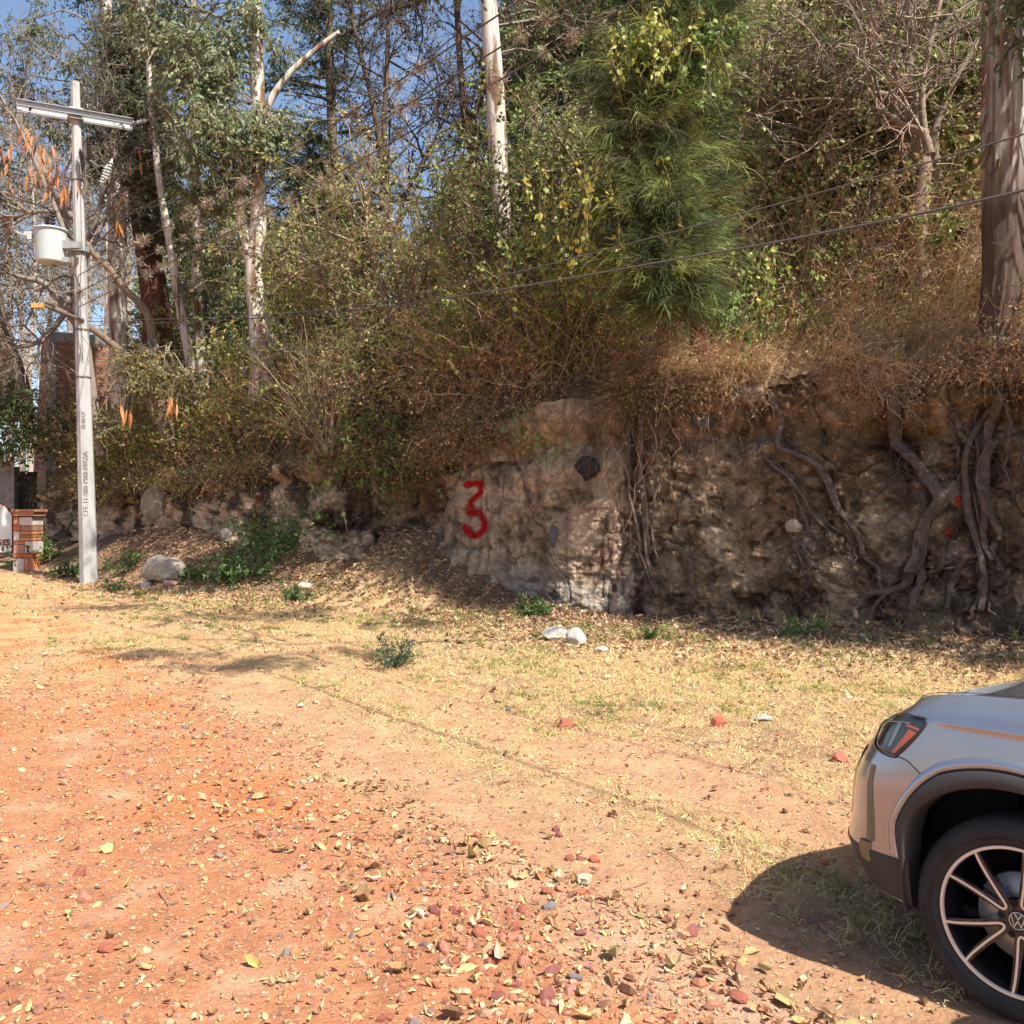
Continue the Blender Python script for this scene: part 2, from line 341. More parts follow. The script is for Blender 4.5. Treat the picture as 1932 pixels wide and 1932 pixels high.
strokes([(494,938),(493,1000)],19.2,.035,(.30,.012,.01),.8)
strokes([(1842,938),(1838,950)],12.0,.05,(.50,.05,.015))
strokes([(1829,995),(1831,1012)],11.9,.045,(.42,.035,.012))
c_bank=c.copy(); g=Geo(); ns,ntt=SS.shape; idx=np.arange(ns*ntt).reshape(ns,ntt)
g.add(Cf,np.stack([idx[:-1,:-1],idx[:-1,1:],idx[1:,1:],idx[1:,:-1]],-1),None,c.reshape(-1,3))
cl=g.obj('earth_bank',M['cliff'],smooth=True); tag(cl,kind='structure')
cflat=Cf.reshape(-1,3); cxf=Cxw.ravel(); cyf=Cyw.ravel()
def onbank(x,y,off=.04):
    d=(cxf-x)**2+(cyf-y)**2; near=np.where(d<16)[0]
    if len(near)<1: near=np.array([d.argmin()])
    i=near[cflat[near,1].argmin()]; p=W(x,y,cflat[i,1]); v=nrm(p-np.array([0,0,CH])); return p-v*off
# ---------------------------------------------------------------- hillside behind the lip
HD=np.array([.28,.96,0])
def hillz(s,d):
    xs=lip(s)[...,0]; sl=np.interp(xs,[-14,-8,-3,2,6,12],[.10,.16,.30,.42,.50,.55])
    return lip(s)[...,2]+.35*(1-np.exp(-d/.5))+sl*np.minimum(d,20)+.15*sl*np.maximum(d-20,0)
def hillp(s,d):
    p=lip(s)+HD*d[...,None]; p[...,2]=hillz(s,d); P=p*np.array([1,1,0]); p[...,2]+=(fbm(P*.7,3,41)-.5)*.5*sstep(d,.2,2); return p
sh_=np.arange(0,key[-1],.1); dh=np.concatenate([np.linspace(0,3,30)[:-1],np.linspace(3,45,90)])
A,Bd=np.meshgrid(sh_,dh,indexing='ij'); HP=hillp(A,Bd)
HP[:,0]=HP[:,0]+outn(sh_)*.12; HP[:,0,2]-=.1
nh=fbm(HP*np.array([1,1,0])*1.1,4,43); ch=mixc(np.array([.30,.20,.11])+0*HP,np.array([.13,.09,.055]),sstep(nh,.35,.6))
g=Geo(); idx=np.arange(A.size).reshape(A.shape); g.add(HP,np.stack([idx[:-1,:-1],idx[1:,:-1],idx[1:,1:],idx[:-1,1:]],-1),None,ch.reshape(-1,3))
o=g.obj('hillside',M['hill'],smooth=True); tag(o,kind='structure')
# s as function of image column at the lip
lipx=(LD[:,0]/LD[:,1])*1786+966
def s_at(x): return float(sd[np.abs(lipx-x).argmin()])
# ---------------------------------------------------------------- foliage builders
GUM=[(.10,.13,.06),(.14,.18,.075),(.19,.23,.11),(.07,.10,.045),(.22,.22,.10)]
LIME=[(.25,.31,.06),(.34,.37,.08),(.18,.24,.05),(.42,.39,.11)]
YEL=[(.40,.36,.06),(.30,.32,.05),(.20,.24,.04),(.42,.26,.05)]
OLIVE=[(.13,.16,.04),(.21,.22,.06),(.10,.12,.035),(.28,.25,.08),(.32,.21,.08)]
DRY=[(.48,.31,.16),(.42,.24,.11),(.56,.41,.24),(.28,.16,.08)]
TWC=[(.19,.15,.12),(.12,.09,.07),(.26,.21,.17)]
def twigleaf(gt,gl,C,n,tl,ll,lw,pal,droop=.6,lpt=8,tr=.006,wts=None,k=3,fold=.15,tw=TWC):
    """at every centre C: n radial twigs carrying leaves"""
    P0=np.repeat(C,n,0); D=rng.normal(size=P0.shape); D[:,2]*=.7
    PL=poly(P0,D,tl*(.5+.8*rng.random(len(P0))),3,.6,grav=droop)
    if gt is not None: tubes(gt,PL,np.linspace(tr,tr*.35,4)[None].repeat(len(PL),0),3,palette(len(PL),tw))
    P,Dk,_=kids(PL,lpt,.15,1.,.7); Dk[:,2]-=droop
    leaves(gl,P,Dk,ll*(.6+.7*rng.random(len(P))),lw*(.7+.6*rng.random(len(P))),palette(len(P),pal,wts),fold)
def inell(e,n):
    c=W(e[0],e[1],e[2]); rx=e[3]/1786*e[2]; rz=e[4]/1786*e[2]; ry=e[5] if len(e)>5 else min(rx,rz)*.9
    d=nrm(rng.normal(size=(n,3)))*rng.random((n,1))**.42; return c+d*np.array([rx,ry,rz])
def attach(gt,C,spine,r=.02,col=(.2,.16,.12),sag=.0):
    """thin branch from the nearest (lower) spine point to each centre"""
    sp=np.asarray(spine); n_=max(3,len(C)//11)
    if len(C)>12:
        nodes=C[:: max(1,len(C)//n_)]; attach(gt,nodes,sp,r,col) if len(nodes)<=12 else _att(gt,nodes,sp,r,col)
        _att(gt,C,nodes+np.array([0,0,-.05]),.009,col); return
    _att(gt,C,sp,r,col)
def _att(gt,C,sp,r,col):
    d=np.linalg.norm(C[:,None]-sp[None],axis=2)+.7*np.maximum(sp[None,:,2]-C[:,None,2],0); A=sp[d.argmin(1)]
    t=np.linspace(0,1,6)[None,:,None]; PL=A[:,None]*(1-t)+C[:,None]*t
    L=np.linalg.norm(C-A,axis=1); PL[:,1:-1]+=rng.normal(size=(len(C),4,3))*(.06*L)[:,None,None]; PL[...,2]+=(np.sin(t[...,0]*np.pi)*(.12*L)[:,None])
    R0=np.clip(r*np.sqrt(L),.005,.045); tubes(gt,PL,R0[:,None]*np.linspace(1,.3,6)[None],4,palette(len(C),[col]))
def trunk(g,pts,Y,C=(.5,.45,.38),k=14,ext=None,n=40,rough=.03,dy=0):
    """pts: (x,y,width) in plate units at distance Y"""
    P=np.array([W(p[0],p[1],Y+(p[3] if len(p)>3 else 0)) for p in pts]); r=np.array([p[2]/1786*Y/2 for p in pts])
    if ext: P=np.vstack([P,[P[-1]+np.array(e[:3]) for e in ext]]); r=np.concatenate([r,[e[3] for e in ext]])
    Q=curve(P,n); rr=np.interp(np.linspace(0,len(P)-1,n),np.arange(len(P)),r)
    rr=rr*(1+.06*(fbm(Q*1.5,2,3)-.5)); tubes(g,Q,rr,k,C,rough); return Q
def tree_root(name,label,base,group=None,cat='tree'): return empty(name,tuple(base),label,cat,group)
def finish(root,gt,gl,mt,ml=None,cname='crown',tname='trunk'):
    a=gt.obj(tname,mt,root,smooth=True); b=None
    if gl is not None and gl.n: b=gl.obj(cname,ml or M['leaf'],root)
    return a,b
M['thin']=mat('branch bark',rough=.9,nscale=12,namt=.3,spec=.15)

# ---- big peeling eucalyptus on the right lip
Y0=12.6
def bigc(n=1): return (.5,.45,.39)
g=Geo()
P=curve([W(1893,-500,Y0),W(1893,-200,Y0),W(1892,0,Y0),W(1893,200,Y0),W(1893,400,Y0),W(1890,520,Y0),W(1880,610,Y0),W(1873,660,Y0-.1)],160)
rr=np.interp(P[:,2],[P[-1,2],P[-1,2]+.7,P[-1,2]+2,P[0,2]],[.14,.235,.262,.20]); k=48
T_=nrm(np.gradient(P,axis=0)); a=np.arange(k)*2*np.pi/k
hgt=P[:,2]; A,HH=np.meshgrid(a,hgt)
cyl=np.stack([np.cos(A)*1.1,np.sin(A)*1.1,HH*.28],-1); st=fbm(cyl*2.2,4,51); st2=fbm(np.stack([np.cos(A)*3.5,np.sin(A)*3.5,HH*.5],-1),4,52); pl=fbm(np.stack([np.cos(A)*6,np.sin(A)*6,HH*.7],-1),3,53)
low=sstep(HH+1.6*(st-.5),6.8,5.4)
Rr=rr[:,None]*(1+.10*(st2-.5)+.07*sstep(pl,.5,.56)+.10*low*(pl-.5)*2)
V=P[:,None,:]+np.stack([np.cos(A)*Rr,np.sin(A)*Rr,0*A],-1)
cb=mixc(np.array([.56,.53,.49])+0*V,np.array([.36,.24,.175]),sstep(st2+.3*(pl-.5),.50,.56)); cb=mixc(cb,np.array([.17,.10,.07]),sstep(pl,.54,.60)*.85)
cb=mixc(cb,np.array([.095,.055,.04]),low*.9); cb*=(.58+.45*pl[...,None])
idx=np.arange(V.shape[0]*k).reshape(-1,k); nx=np.roll(idx,-1,1); g.add(V.reshape(-1,3),np.stack([idx[:-1],nx[:-1],nx[1:],idx[1:]],-1),None,cb.reshape(-1,3))
EU=tree_root('eucalyptus_tree','thick eucalyptus at the right edge with peeling bark and roots spilling down the bank',P[-1])
g.obj('trunk',M['gumbig'],EU,smooth=True); sp_eu=P
# bark strips
for (x,y,l) in [(1862,215,30),(1868,250,55),(1856,190,35),(1872,270,40),(1858,140,60),(1885,300,45)]:
    g=Geo(); p=W(x,y,Y0-.27); PL=poly(np.array([p]),np.array([[-.25,-.1,-1.]]),l/1786*Y0*1.3,8,.5,0)[0]; s=nrm(np.array([.8,-.5,0.]))
    V=np.stack([PL-s*.025,PL+np.array([0,-.015,0]),PL+s*.025],1); ii=np.arange(27).reshape(9,3); g.add(V.reshape(-1,3),np.stack([ii[:-1,:-1],ii[:-1,1:],ii[1:,1:],ii[1:,:-1]],-1),None,(.16,.095,.065)); g.obj('bark_strip',M['thin'],EU)
def well(c,r,n): return np.array(c)+nrm(rng.normal(size=(n,3)))*rng.random((n,1))**.42*np.array(r)
gl=Geo(); gt=Geo(); C=np.vstack([well(*a_) for a_ in [((7.7,9.0,6.8),(1.5,1.4,1.2),160),((9.8,7.4,6.2),(1.7,1.7,1.3),150),((6.5,10.2,7.6),(1.3,1.2,1.0),120),((0.,13.,9.8),(1.4,1.1,.8),65),((-2.,14.6,10.8),(1.6,1.3,.9),60),((-1.2,12.4,10.1),(1.4,1.,.7),55),((12.2,5.4,5.8),(1.8,1.8,1.3),120)]])  # unseen crown clumps, placed out of view to shade the bank
attach(gt,C,sp_eu[:45],.011); twigleaf(gt,gl,C,6,.5,.15,.045,GUM,.8,9)
gt.obj('branches',M['thin'],EU); gl.obj('crown',M['leaf'],EU)

# ---- roots on the bank
def root(name,paths,parent,ext=.02):
    g=Geo()
    for pts,w0,w1 in paths:
        w0*=1.0; w1*=1.15
        P=np.array([onbank(x,y,.0) for x,y in pts]); 
        P=curve(P,60); n=len(P); 
        # smooth the depth so the root bridges hollows
        kk=np.hanning(11); kk/=kk.sum(); d=np.linalg.norm(P-np.array([0,0,CH]),axis=1); d2=np.convolve(np.pad(d,5,'edge'),kk,'valid'); d2=np.minimum(d2,d)
        P=np.array([0,0,CH])+(P-np.array([0,0,CH]))*((d2-w0/1786*12*.75-.02)/d)[:,None]
        P+=(np.stack([fbm(np.stack([np.linspace(0,9,n),0*P[:,0]+w0+i*5,0*P[:,0]],-1),3,61+i) for i in range(3)],1)-.5)*.09*np.array([1,.5,1])
        r=np.linspace(w0,w1,n)/1786*12/2*(.8+.4*fbm(np.stack([np.linspace(0,14,n),0*P[:,0],0*P[:,0]+w1],-1),3,66))
        tubes(g,P,r,10,(.27,.215,.17),.22)
        for q_ in range(6):   # fine side rootlets hugging the face
            i0=rng.integers(1,len(pts)); x_,y_=pts[i0]; pp=[(x_,y_)]; dx=rng.normal()*14
            for k_ in range(4): x_+=dx+rng.normal()*7; y_+=9+13*rng.random(); pp.append((x_,y_))
            pp=[p_ for p_ in pp if p_[1]<1165]
            if len(pp)>2: Pk=curve([onbank(a_,b_,.03) for a_,b_ in pp],16); tubes(g,Pk,np.linspace(.011,.003,16),5,(.24,.18,.14),.2)
        if w0>8:  # companion strands twisting round the main one
            for q_ in range(2 if w0<16 else 4):
                ph=np.linspace(0,5+2*q_,n)+q_*2.1; off=np.stack([np.cos(ph),-np.abs(np.sin(ph))*.4-.2,0*ph],1)*(r*1.0)[:,None]; tubes(g,P+off,r*.42,7,(.24,.185,.145),.3)
    if parent is None: return g
    return g.obj(name,M['root'],parent,smooth=True)
def rootthing(paths,label):
    g=root('exposed_root',paths,None); o=g.obj('exposed_root',M['root'],smooth=True); return tag(o,label,'root',)
rootthing([([(1370,765),(1396,780),(1424,790),(1430,830),(1448,868),(1480,895),(1506,930),(1530,965),(1560,1000)],9,5),([(1448,868),(1470,880),(1500,925),(1512,960)],5,3)],'thin pale root running slantwise down the brown bank, left of the long kinked root')
rootthing([([(1450,738),(1460,770),(1475,800),(1466,842),(1500,858),(1530,872),(1556,905),(1575,950),(1600,985),(1620,1020),(1628,1050)],14,10),([(1628,1050),(1655,1075),(1660,1110)],8,4),([(1600,985),(1612,1040),(1608,1075)],6,3),([(1466,842),(1480,820),(1500,800)],4,3)],'long kinked grey root stepping diagonally down the middle of the brown bank')
rootthing([([(1508,950),(1520,990),(1545,1020),(1570,1040)],7,3),([(1512,955),(1530,975),(1560,995)],5,2),([(1504,940),(1498,980),(1490,1040)],5,3),([(1500,1020),(1510,1060),(1518,1100)],11,5),([(1516,1030),(1526,1065),(1530,1100)],8,4)],'tuft of hanging grey rootlets below the pale block on the bank')
rootthing([([(1213,760),(1210,860),(1218,960),(1222,1050),(1240,1120)],13,8),([(1190,790),(1186,900),(1200,1000),(1215,1060),(1232,1110)],8,5),([(1232,770),(1240,900),(1232,1000),(1246,1090)],7,4),([(1255,1025),(1290,1045),(1306,1080),(1312,1130)],12,6)],'dark bundle of roots hanging down the bank between the pale and the brown earth')
rootthing([([(1672,735),(1684,770),(1690,820),(1700,850),(1735,880),(1745,900),(1775,935),(1755,965),(1742,1000),(1728,1045),(1718,1080)],21,20),([(1718,1080),(1700,1105),(1650,1118),(1620,1135),(1612,1165)],17,9),([(1740,905),(1742,940),(1745,985)],14,12),([(1728,1060),(1735,1095),(1722,1130),(1718,1150)],17,8),([(1712,1100),(1680,1115),(1650,1145),(1632,1170)],9,5),([(1700,850),(1695,885),(1690,900)],6,3),([(1735,1090),(1760,1080),(1790,1055),(1830,1050)],10,6),([(1680,790),(1682,840),(1672,890)],6,3)],'thick twisted double root that forks and coils onto the ground below the bare tree')
root('root',[([(1884,740),(1880,770),(1868,800),(1862,860),(1856,910),(1862,960),(1880,1000),(1890,1020)],19,9),([(1850,770),(1838,800),(1845,850),(1838,900),(1842,960),(1850,1000)],8,4),([(1900,760),(1905,820),(1898,880),(1910,930)],8,4),([(1850,1040),(1838,1060),(1800,1070),(1760,1075)],8,4),([(1846,1060),(1850,1110),(1870,1150),(1885,1170)],8,4),([(1868,830),(1852,900),(1858,960),(1856,1010),(1870,1060)],18,8),([(1870,765),(1850,800),(1828,840),(1825,900),(1826,960),(1840,1010),(1852,1060),(1856,1100),(1850,1150)],13,12),([(1835,1045),(1815,1060),(1795,1100),(1785,1150)],14,8),([(1856,1090),(1846,1130),(1828,1170)],12,6),([(1800,780),(1806,800),(1822,835)],12,9),([(1795,790),(1802,830),(1810,870)],9,5),([(1872,1020),(1880,1060),(1892,1080)],11,4),([(1822,870),(1812,905),(1820,950),(1830,990)],6,4),([(1930,830),(1928,900)],7,3)],EU)

# ---- bare many-branched tree right
Y1=14.8
gt=Geo(); mains=[]
bc=(.26,.205,.16)
m1=trunk(gt,[(1740,640,38),(1735,560,36),(1738,480,30),(1735,400,28),(1745,320,26),(1742,290,22),(1735,230,20),(1718,150,19),(1716,60,17),(1722,-60,14)],Y1,bc,10)
m2=trunk(gt,[(1790,620,22),(1778,540,18),(1782,460,18),(1772,360,20),(1762,290,20),(1768,230,15),(1800,160,12),(1850,60,9),(1880,-40,7)],Y1+.4,bc,9)
m3=trunk(gt,[(1742,320,26),(1720,225,24),(1690,190,18),(1660,178,15),(1630,180,10),(1590,190,6),(1520,215,4)],Y1,bc,9)
m4=trunk(gt,[(1755,290,18),(1740,250,16),(1705,235,12),(1670,212,10),(1645,200,5)],Y1-.3,bc,8)
m5=trunk(gt,[(1735,230,15),(1700,120,12),(1670,40,9),(1640,-50,6)],Y1,bc,8)
m6=trunk(gt,[(1750,290,15),(1740,180,12),(1760,60,10),(1790,-50,7)],Y1-.2,bc,8)
m7=trunk(gt,[(1722,250,12),(1640,215,9),(1570,235,6),(1480,200,4)],Y1+.3,bc,7)
m8=trunk(gt,[(1745,640,26),(1800,560,24),(1822,520,16),(1855,440,14),(1885,370,8)],Y1-.4,(.34,.27,.20),8)
mains=[m1[16:],m2[18:],m3[10:],m4,m5,m6,m7]
for lv,(n_,L,r0,tn) in enumerate([(13,1.9,.020,.2),(7,.9,.009,.1),(3,.4,.0045,.1)]):
    if lv==0:
        PLs=[]
        for m in mains:
            P,D,_=kids(m[None],n_,tn,1,1.1); D[:,2]+=.25; PLs.append(poly(P,D,L*(.5+rng.random(len(P))),5,.8,.1))
        PL=np.concatenate(PLs)
    else:
        P,D,_=kids(PL,n_,.15,1,1.); PL=poly(P,D,L*(.4+rng.random(len(P))),5,.8,0)
    tubes(gt,PL,np.linspace(r0,r0*.35,6)[None].repeat(len(PL),0),4 if lv<2 else 3,palette(len(PL),[(.28,.21,.165),(.16,.115,.085),(.38,.30,.24)]))
    if lv==1: tips=PL
gl=Geo(); P,D,_=kids(tips,2,.3,1,.8); s_=rng.random(len(P))<.45; leaves(gl,P[s_],D[s_],.06,.035,palette(s_.sum(),LIME))
BT=tree_root('bare_tree','nearly leafless crooked tree with tangled grey branches left of the thick eucalyptus',W(1742,640,Y1)); finish(BT,gt,gl,M['thin'],cname='sparse_leaves')

# ---- casuarina with drooping needles
Y2=13.0
gt=Geo(); tc=trunk(gt,[(1314,728,38),(1316,712,35),(1318,640,30),(1312,560,30),(1310,400,26),(1300,250,22),(1290,100,18),(1280,-80,12)],Y2+1.5,(.10,.07,.055),12,rough=.10)
gl=Geo()
ells=[((1240,100,13.,90,110),40),((1320,60,13.2,50,150),32),((1205,250,12.6,45,130),30),((1290,300,13.2,50,170),38),((1245,430,12.6,55,80),46),((1320,440,13.8,26,110),20),((1185,400,12.8,35,60),16),((1262,555,12.5,40,50),24),((1180,150,13.2,50,60),16),((1230,-120,13,150,90),60),((1225,520,12.5,40,40),14),((1290,580,13.2,26,40),12)]
C=np.vstack([inell(e,n_) for e,n_ in ells]); attach(gt,C,tc,.022,(.10,.075,.055))
n_=6; P0=np.repeat(C,n_,0); D=rng.normal(size=P0.shape); D[:,2]=np.abs(D[:,2])*.8; D[:,0]*=1.2
PL=poly(P0,D,.72*(.4+.8*rng.random(len(P0))),4,.35,.5); tubes(gt,PL,np.linspace(.006,.002,5)[None].repeat(len(PL),0),3,(.16,.13,.08))
T_=nrm(PL[:,-1]-PL[:,0]); P,D,t=kids(PL,30,.1,1,.38); D=nrm(D+np.array([0,0,-.15]))
nd=poly(P,D,.34*(.6+.6*rng.random(len(P))),2,.15,.9)
S_=nrm(np.cross(nd[:,-1]-nd[:,0],rng.normal(size=(len(nd),3))))*.0038
V=np.stack([nd[:,0]-S_,nd[:,0]+S_,nd[:,1]-S_*.8,nd[:,1]+S_*.8,nd[:,2]-S_*.3,nd[:,2]+S_*.3],1); b=np.arange(len(nd))[:,None]*6
Q=np.concatenate([b+np.array([0,1,3,2]),b+np.array([2,3,5,4])]); 
clump=np.repeat(palette(len(C),[(.165,.205,.06),(.08,.105,.042),(.26,.285,.08),(.045,.06,.03),(.13,.16,.07)],var=.35),n_*30,0)
gl.add(V,Q,None,np.repeat(clump*(.8+.4*rng.random((len(clump),1))),6,0))
CA=tree_root('casuarina_tree','dark green casuarina with long drooping needle plumes standing on the lip of the bank',W(1316,722,Y2+1.5)); finish(CA,gt,gl,M['redbark'],M['grass'],cname='needle_plumes')

# ---- trees with pale trunks, left and centre
def gumtree(label,trunks,Y,ells,name='eucalyptus_tree',mt='gum',pal=GUM,tc=(.5,.46,.4),ll=.12,lw=.032,nt_=6,lpt=8,tl=.5,group=None,droop=.8,base=None,lm=None):
    gt=Geo(); sps=[]
    for t in trunks: sps.append(trunk(gt,t[0],Y+(t[2] if len(t)>2 else 0),tc,12,ext=t[1] if len(t)>1 else None))
    root_=tree_root(name,label,base if base is not None else sps[0][0],group); gt.obj('trunk',M[mt],root_,smooth=True)
    if ells:
        gb=Geo(); gl=Geo(); C=np.vstack([inell(e,n_) for e,n_ in ells]); attach(gb,C,np.vstack([s[len(s)//3:] for s in sps]),.022)
        twigleaf(gb,gl,C,nt_,tl,ll,lw,pal,droop,lpt); gb.obj('branches',M['thin'],root_); gl.obj('crown',lm or M['leaf'],root_)
    return root_
up=[(0,0,2.5,.10),(.3,0,6,.05)]
gumtree('pale twin trunked eucalyptus with a leaning side branch, behind the brushy lip left of centre',
  [([(490,760,44),(492,700,42),(486,600,36),(478,500,30),(486,440,32),(487,330,24),(488,250,26),(484,120,26),(480,0,24)],[(0,0,3,.11),(.2,0,7,.05)]),
   ([(478,510,26),(462,440,20),(452,380,16),(447,340,14)],),([(494,260,16),(505,200,14),(545,140,12),(600,90,10),(640,60,8)],)],19.5,
  [((380,150,19.,80,120),110),((430,260,18.7,95,80),90),((330,60,19.5,80,90),70),((480,60,19.4,60,70),30),((400,360,19.4,60,50),28),((520,250,19,45,40),16),((420,-150,19.5,200,120),90)],pal=[(.18,.23,.11),(.25,.29,.15),(.13,.17,.075),(.30,.32,.17)],ll=.13,lw=.05)
gumtree('tall white eucalyptus trunk standing alone right of centre above the thicket',
  [([(955,470,30),(948,400,32),(942,330,34),(938,250,38),(930,120,36),(922,0,32)],[(-.1,0,3,.12),(.2,0,7,.05)])],19.2,
  [((1060,60,21,120,80),90),((1000,150,21,70,70),36),((1130,120,21,90,70),50),((1000,-120,21.5,220,110),100),((1010,250,19.5,50,40),14)],pal=[(.22,.26,.13),(.15,.19,.08),(.29,.31,.17)])
gumtree('dark shaggy red barked eucalyptus with a dense dark crown near the utility pole',
  [([(300,760,60),(298,650,56),(292,560,52),(278,470,46),(265,380,42),(258,250,38),(250,100,34),(245,0,30)],[(0,0,3,.2),(0,0,7,.08)])],24.,
  [((245,90,23.2,70,90),170),((255,230,23.2,75,80),150),((290,330,23.2,60,60),80),((310,420,23.5,60,50),55),((230,-80,24,160,100),120),((215,300,23.5,50,60),50)],mt='redbark',tc=(.2,.1,.07),pal=[(.055,.08,.035),(.08,.105,.045),(.11,.13,.06)],ll=.14,lw=.035)
gumtree('smooth grey eucalyptus trunk right beside the utility pole',
  [([(228,800,34),(226,720,34),(222,600,34),(220,500,34),(222,400,32),(214,300,26),(205,180,22),(200,0,20)],[(0,0,3,.1),(0,0,7,.05)])],23.,
  [((170,140,22.5,60,60),34),((60,60,22.5,60,60),30),((30,170,23,45,40),20),((120,230,22.6,50,40),24),((110,-100,23,200,90),70)])
gumtree('slim pale leaning eucalyptus, left one of the slender pair behind the thicket',[([(372,760,18),(362,700,18),(340,580,17),(322,470,15),(305,370,13),(290,250,12),(280,100,10)],[(0,0,4,.05)])],22.,[((300,180,22,50,60),22),((330,300,22,40,40),14)])
gumtree('slim pale upright eucalyptus, right one of the slender pair behind the thicket',[([(386,750,20),(380,680,20),(372,560,18),(370,450,17),(366,330,14),(365,200,12),(365,0,10)],[(0,0,4,.05)])],22.5,[((400,460,22,45,40),22),((350,400,22.4,35,40),14),((370,540,22,40,25),10)])
gumtree('mottled grey tree leaning left over the brush with a kinked thin trunk',[([(318,840,24),(305,790,24),(290,700,20),(285,620,17),(270,580,14),(235,545,13),(200,500,13),(170,470,12),(130,400,8)],),([(300,800,20),(250,690,16),(200,640,13),(140,600,11),(85,575,9)],)],20.3,
  [((330,720,19.5,60,45),40),((270,690,19.7,50,40),30),((200,800,20,40,30),20)],mt='bark',tc=(.3,.26,.22),pal=OLIVE,ll=.07,lw=.04,name='leaning_tree')
gumtree('dark leaning trunk at the left edge behind the brick wall',[([(35,790,60),(20,720,62),(-5,640,56),(-30,540,50)],[(-1,0,3,.3),(-2,0,7,.1)])],24.,[((20,760,23.5,40,40),40),((-20,300,24,60,150),50)],mt='bark',tc=(.15,.12,.1),pal=[(.07,.11,.03),(.11,.16,.045)],ll=.09,lw=.05)
# araucaria-like dark conifer
gt=Geo(); tcx=trunk(gt,[(640,640,26),(630,400,22),(625,200,18),(620,0,14),(615,-200,8)],26,(.1,.08,.06),10)
C=[];ax_=[]
gl=Geo(); lim=[]
for i in range(200):
    t=rng.random(); z=tcx[int(t*39)]; L=(2.6-1.2*t)*(.6+.5*rng.random()); a=rng.random()*6.28
    lim.append(poly(z[None],np.array([[math.cos(a),math.sin(a),.15]]),L,6,.15,.25)[0])
lim=np.array(lim); tubes(gt,lim,np.linspace(.03,.008,7)[None].repeat(len(lim),0),4,(.1,.08,.06))
P,D,_=kids(lim,24,.1,1,.45); PL=poly(P,D,.5*(.5+.7*rng.random(len(P))),3,.2,.25)
P,D,_=kids(PL,14,.0,1,.6); leaves(gl,P,D,.12,.025,palette(len(P),[(.03,.055,.022),(.045,.075,.03),(.07,.10,.035)]))
AR=tree_root('conifer_tree','very dark green conifer with layered boughs behind the twin trunked eucalyptus',tcx[0]); finish(AR,gt,gl,M['bark'],cname='boughs')
# dark sparse tree against sky
def sparse(label,trunks,Y,nb,L,leafp,col=(.10,.075,.06),name='sparse_tree',ll=.08,lw=.05,pal=OLIVE,spread=.9,mt='thin',k2=6,k3=5):
    gt=Geo(); ms=[trunk(gt,t,Y,col,9) for t in trunks]; PLs=[]
    for m in ms:
        P,D,_=kids(m[None],nb,.3,1,spread); D[:,2]+=.35; PLs.append(poly(P,D,L*(.5+rng.random(nb)),6,.6,0))
    PL=np.concatenate(PLs); tubes(gt,PL,np.linspace(.028,.008,7)[None].repeat(len(PL),0),4,col)
    P,D,_=kids(PL,k2,.2,1,.9); PL2=poly(P,D,L*.5*(.4+rng.random(len(P))),4,.7,0); tubes(gt,PL2,np.linspace(.011,.004,5)[None].repeat(len(PL2),0),3,col)
    P,D,_=kids(PL2,k3,.2,1,.9); PL3=poly(P,D,L*.25*(.4+rng.random(len(P))),3,.7,.1); tubes(gt,PL3,np.linspace(.006,.003,4)[None].repeat(len(PL3),0),3,col)
    gl=Geo(); P,D,_=kids(PL3,4,.1,1,.9); s=rng.random(len(P))<leafp; leaves(gl,P[s],D[s]-np.array([0,0,.4]),ll,lw,palette(s.sum(),pal))
    r_=tree_root(name,label,ms[0][0]); finish(r_,gt,gl,M[mt]); return r_
sparse('slender dark branched tree against the blue sky right of the dark conifer',[[(770,640,20),(745,480,18),(728,380,16),(718,280,13),(700,180,11),(670,60,8),(650,-60,6)],[(735,400,14),(725,260,10),(730,120,9),(735,-20,6)],[(745,470,11),(760,380,9),(800,300,6),(830,240,4)]],21,14,2.0,.45,pal=[(.07,.07,.04),(.11,.10,.05),(.16,.12,.06)])
sparse('dark forked tree just left of the lone pale trunk',[[(890,560,20),(885,400,19),(893,300,16),(880,240,17),(868,120,13),(862,0,11),(860,-80,8)],[(884,240,12),(905,190,12),(915,130,9),(925,40,6)]],22.5,12,1.9,.4,col=(.13,.09,.065),pal=OLIVE)
sparse('dark limb reaching from the top edge over the sky at centre left',[[(1000,-300,12),(870,-60,10),(800,0,9),(720,22,8),(640,70,6)]],21,12,1.2,.6,pal=[(.10,.11,.06),(.14,.15,.08)])
sp1=sparse('thin many-stemmed tree with yellowing leaves above the thicket at centre',[[(745,800,16),(740,700,14),(735,600,10),(700,480,8),(690,380,6)],[(745,780,14),(770,640,11),(800,520,8),(850,420,6)],[(742,760,13),(705,640,9),(640,560,7),(590,500,5)]],18.2,20,1.7,.85,col=(.26,.20,.15),ll=.085,lw=.055,pal=[(.40,.37,.12),(.30,.31,.09),(.46,.34,.13),(.22,.25,.07)])
sparse('leafy small tree with a green spreading crown right of centre under the pale trunk',[[(1080,820,20),(1060,700,16),(1050,560,13),(1040,440,10),(1060,320,7)],[(1075,780,13),(1110,600,10),(1120,450,8),(1110,330,5)],[(1065,740,11),(990,600,8),(930,500,6),(900,400,4)]],16.5,24,1.6,.95,col=(.18,.14,.10),ll=.09,lw=.065,pal=[(.16,.23,.06),(.23,.30,.08),(.12,.17,.045),(.32,.34,.10)])
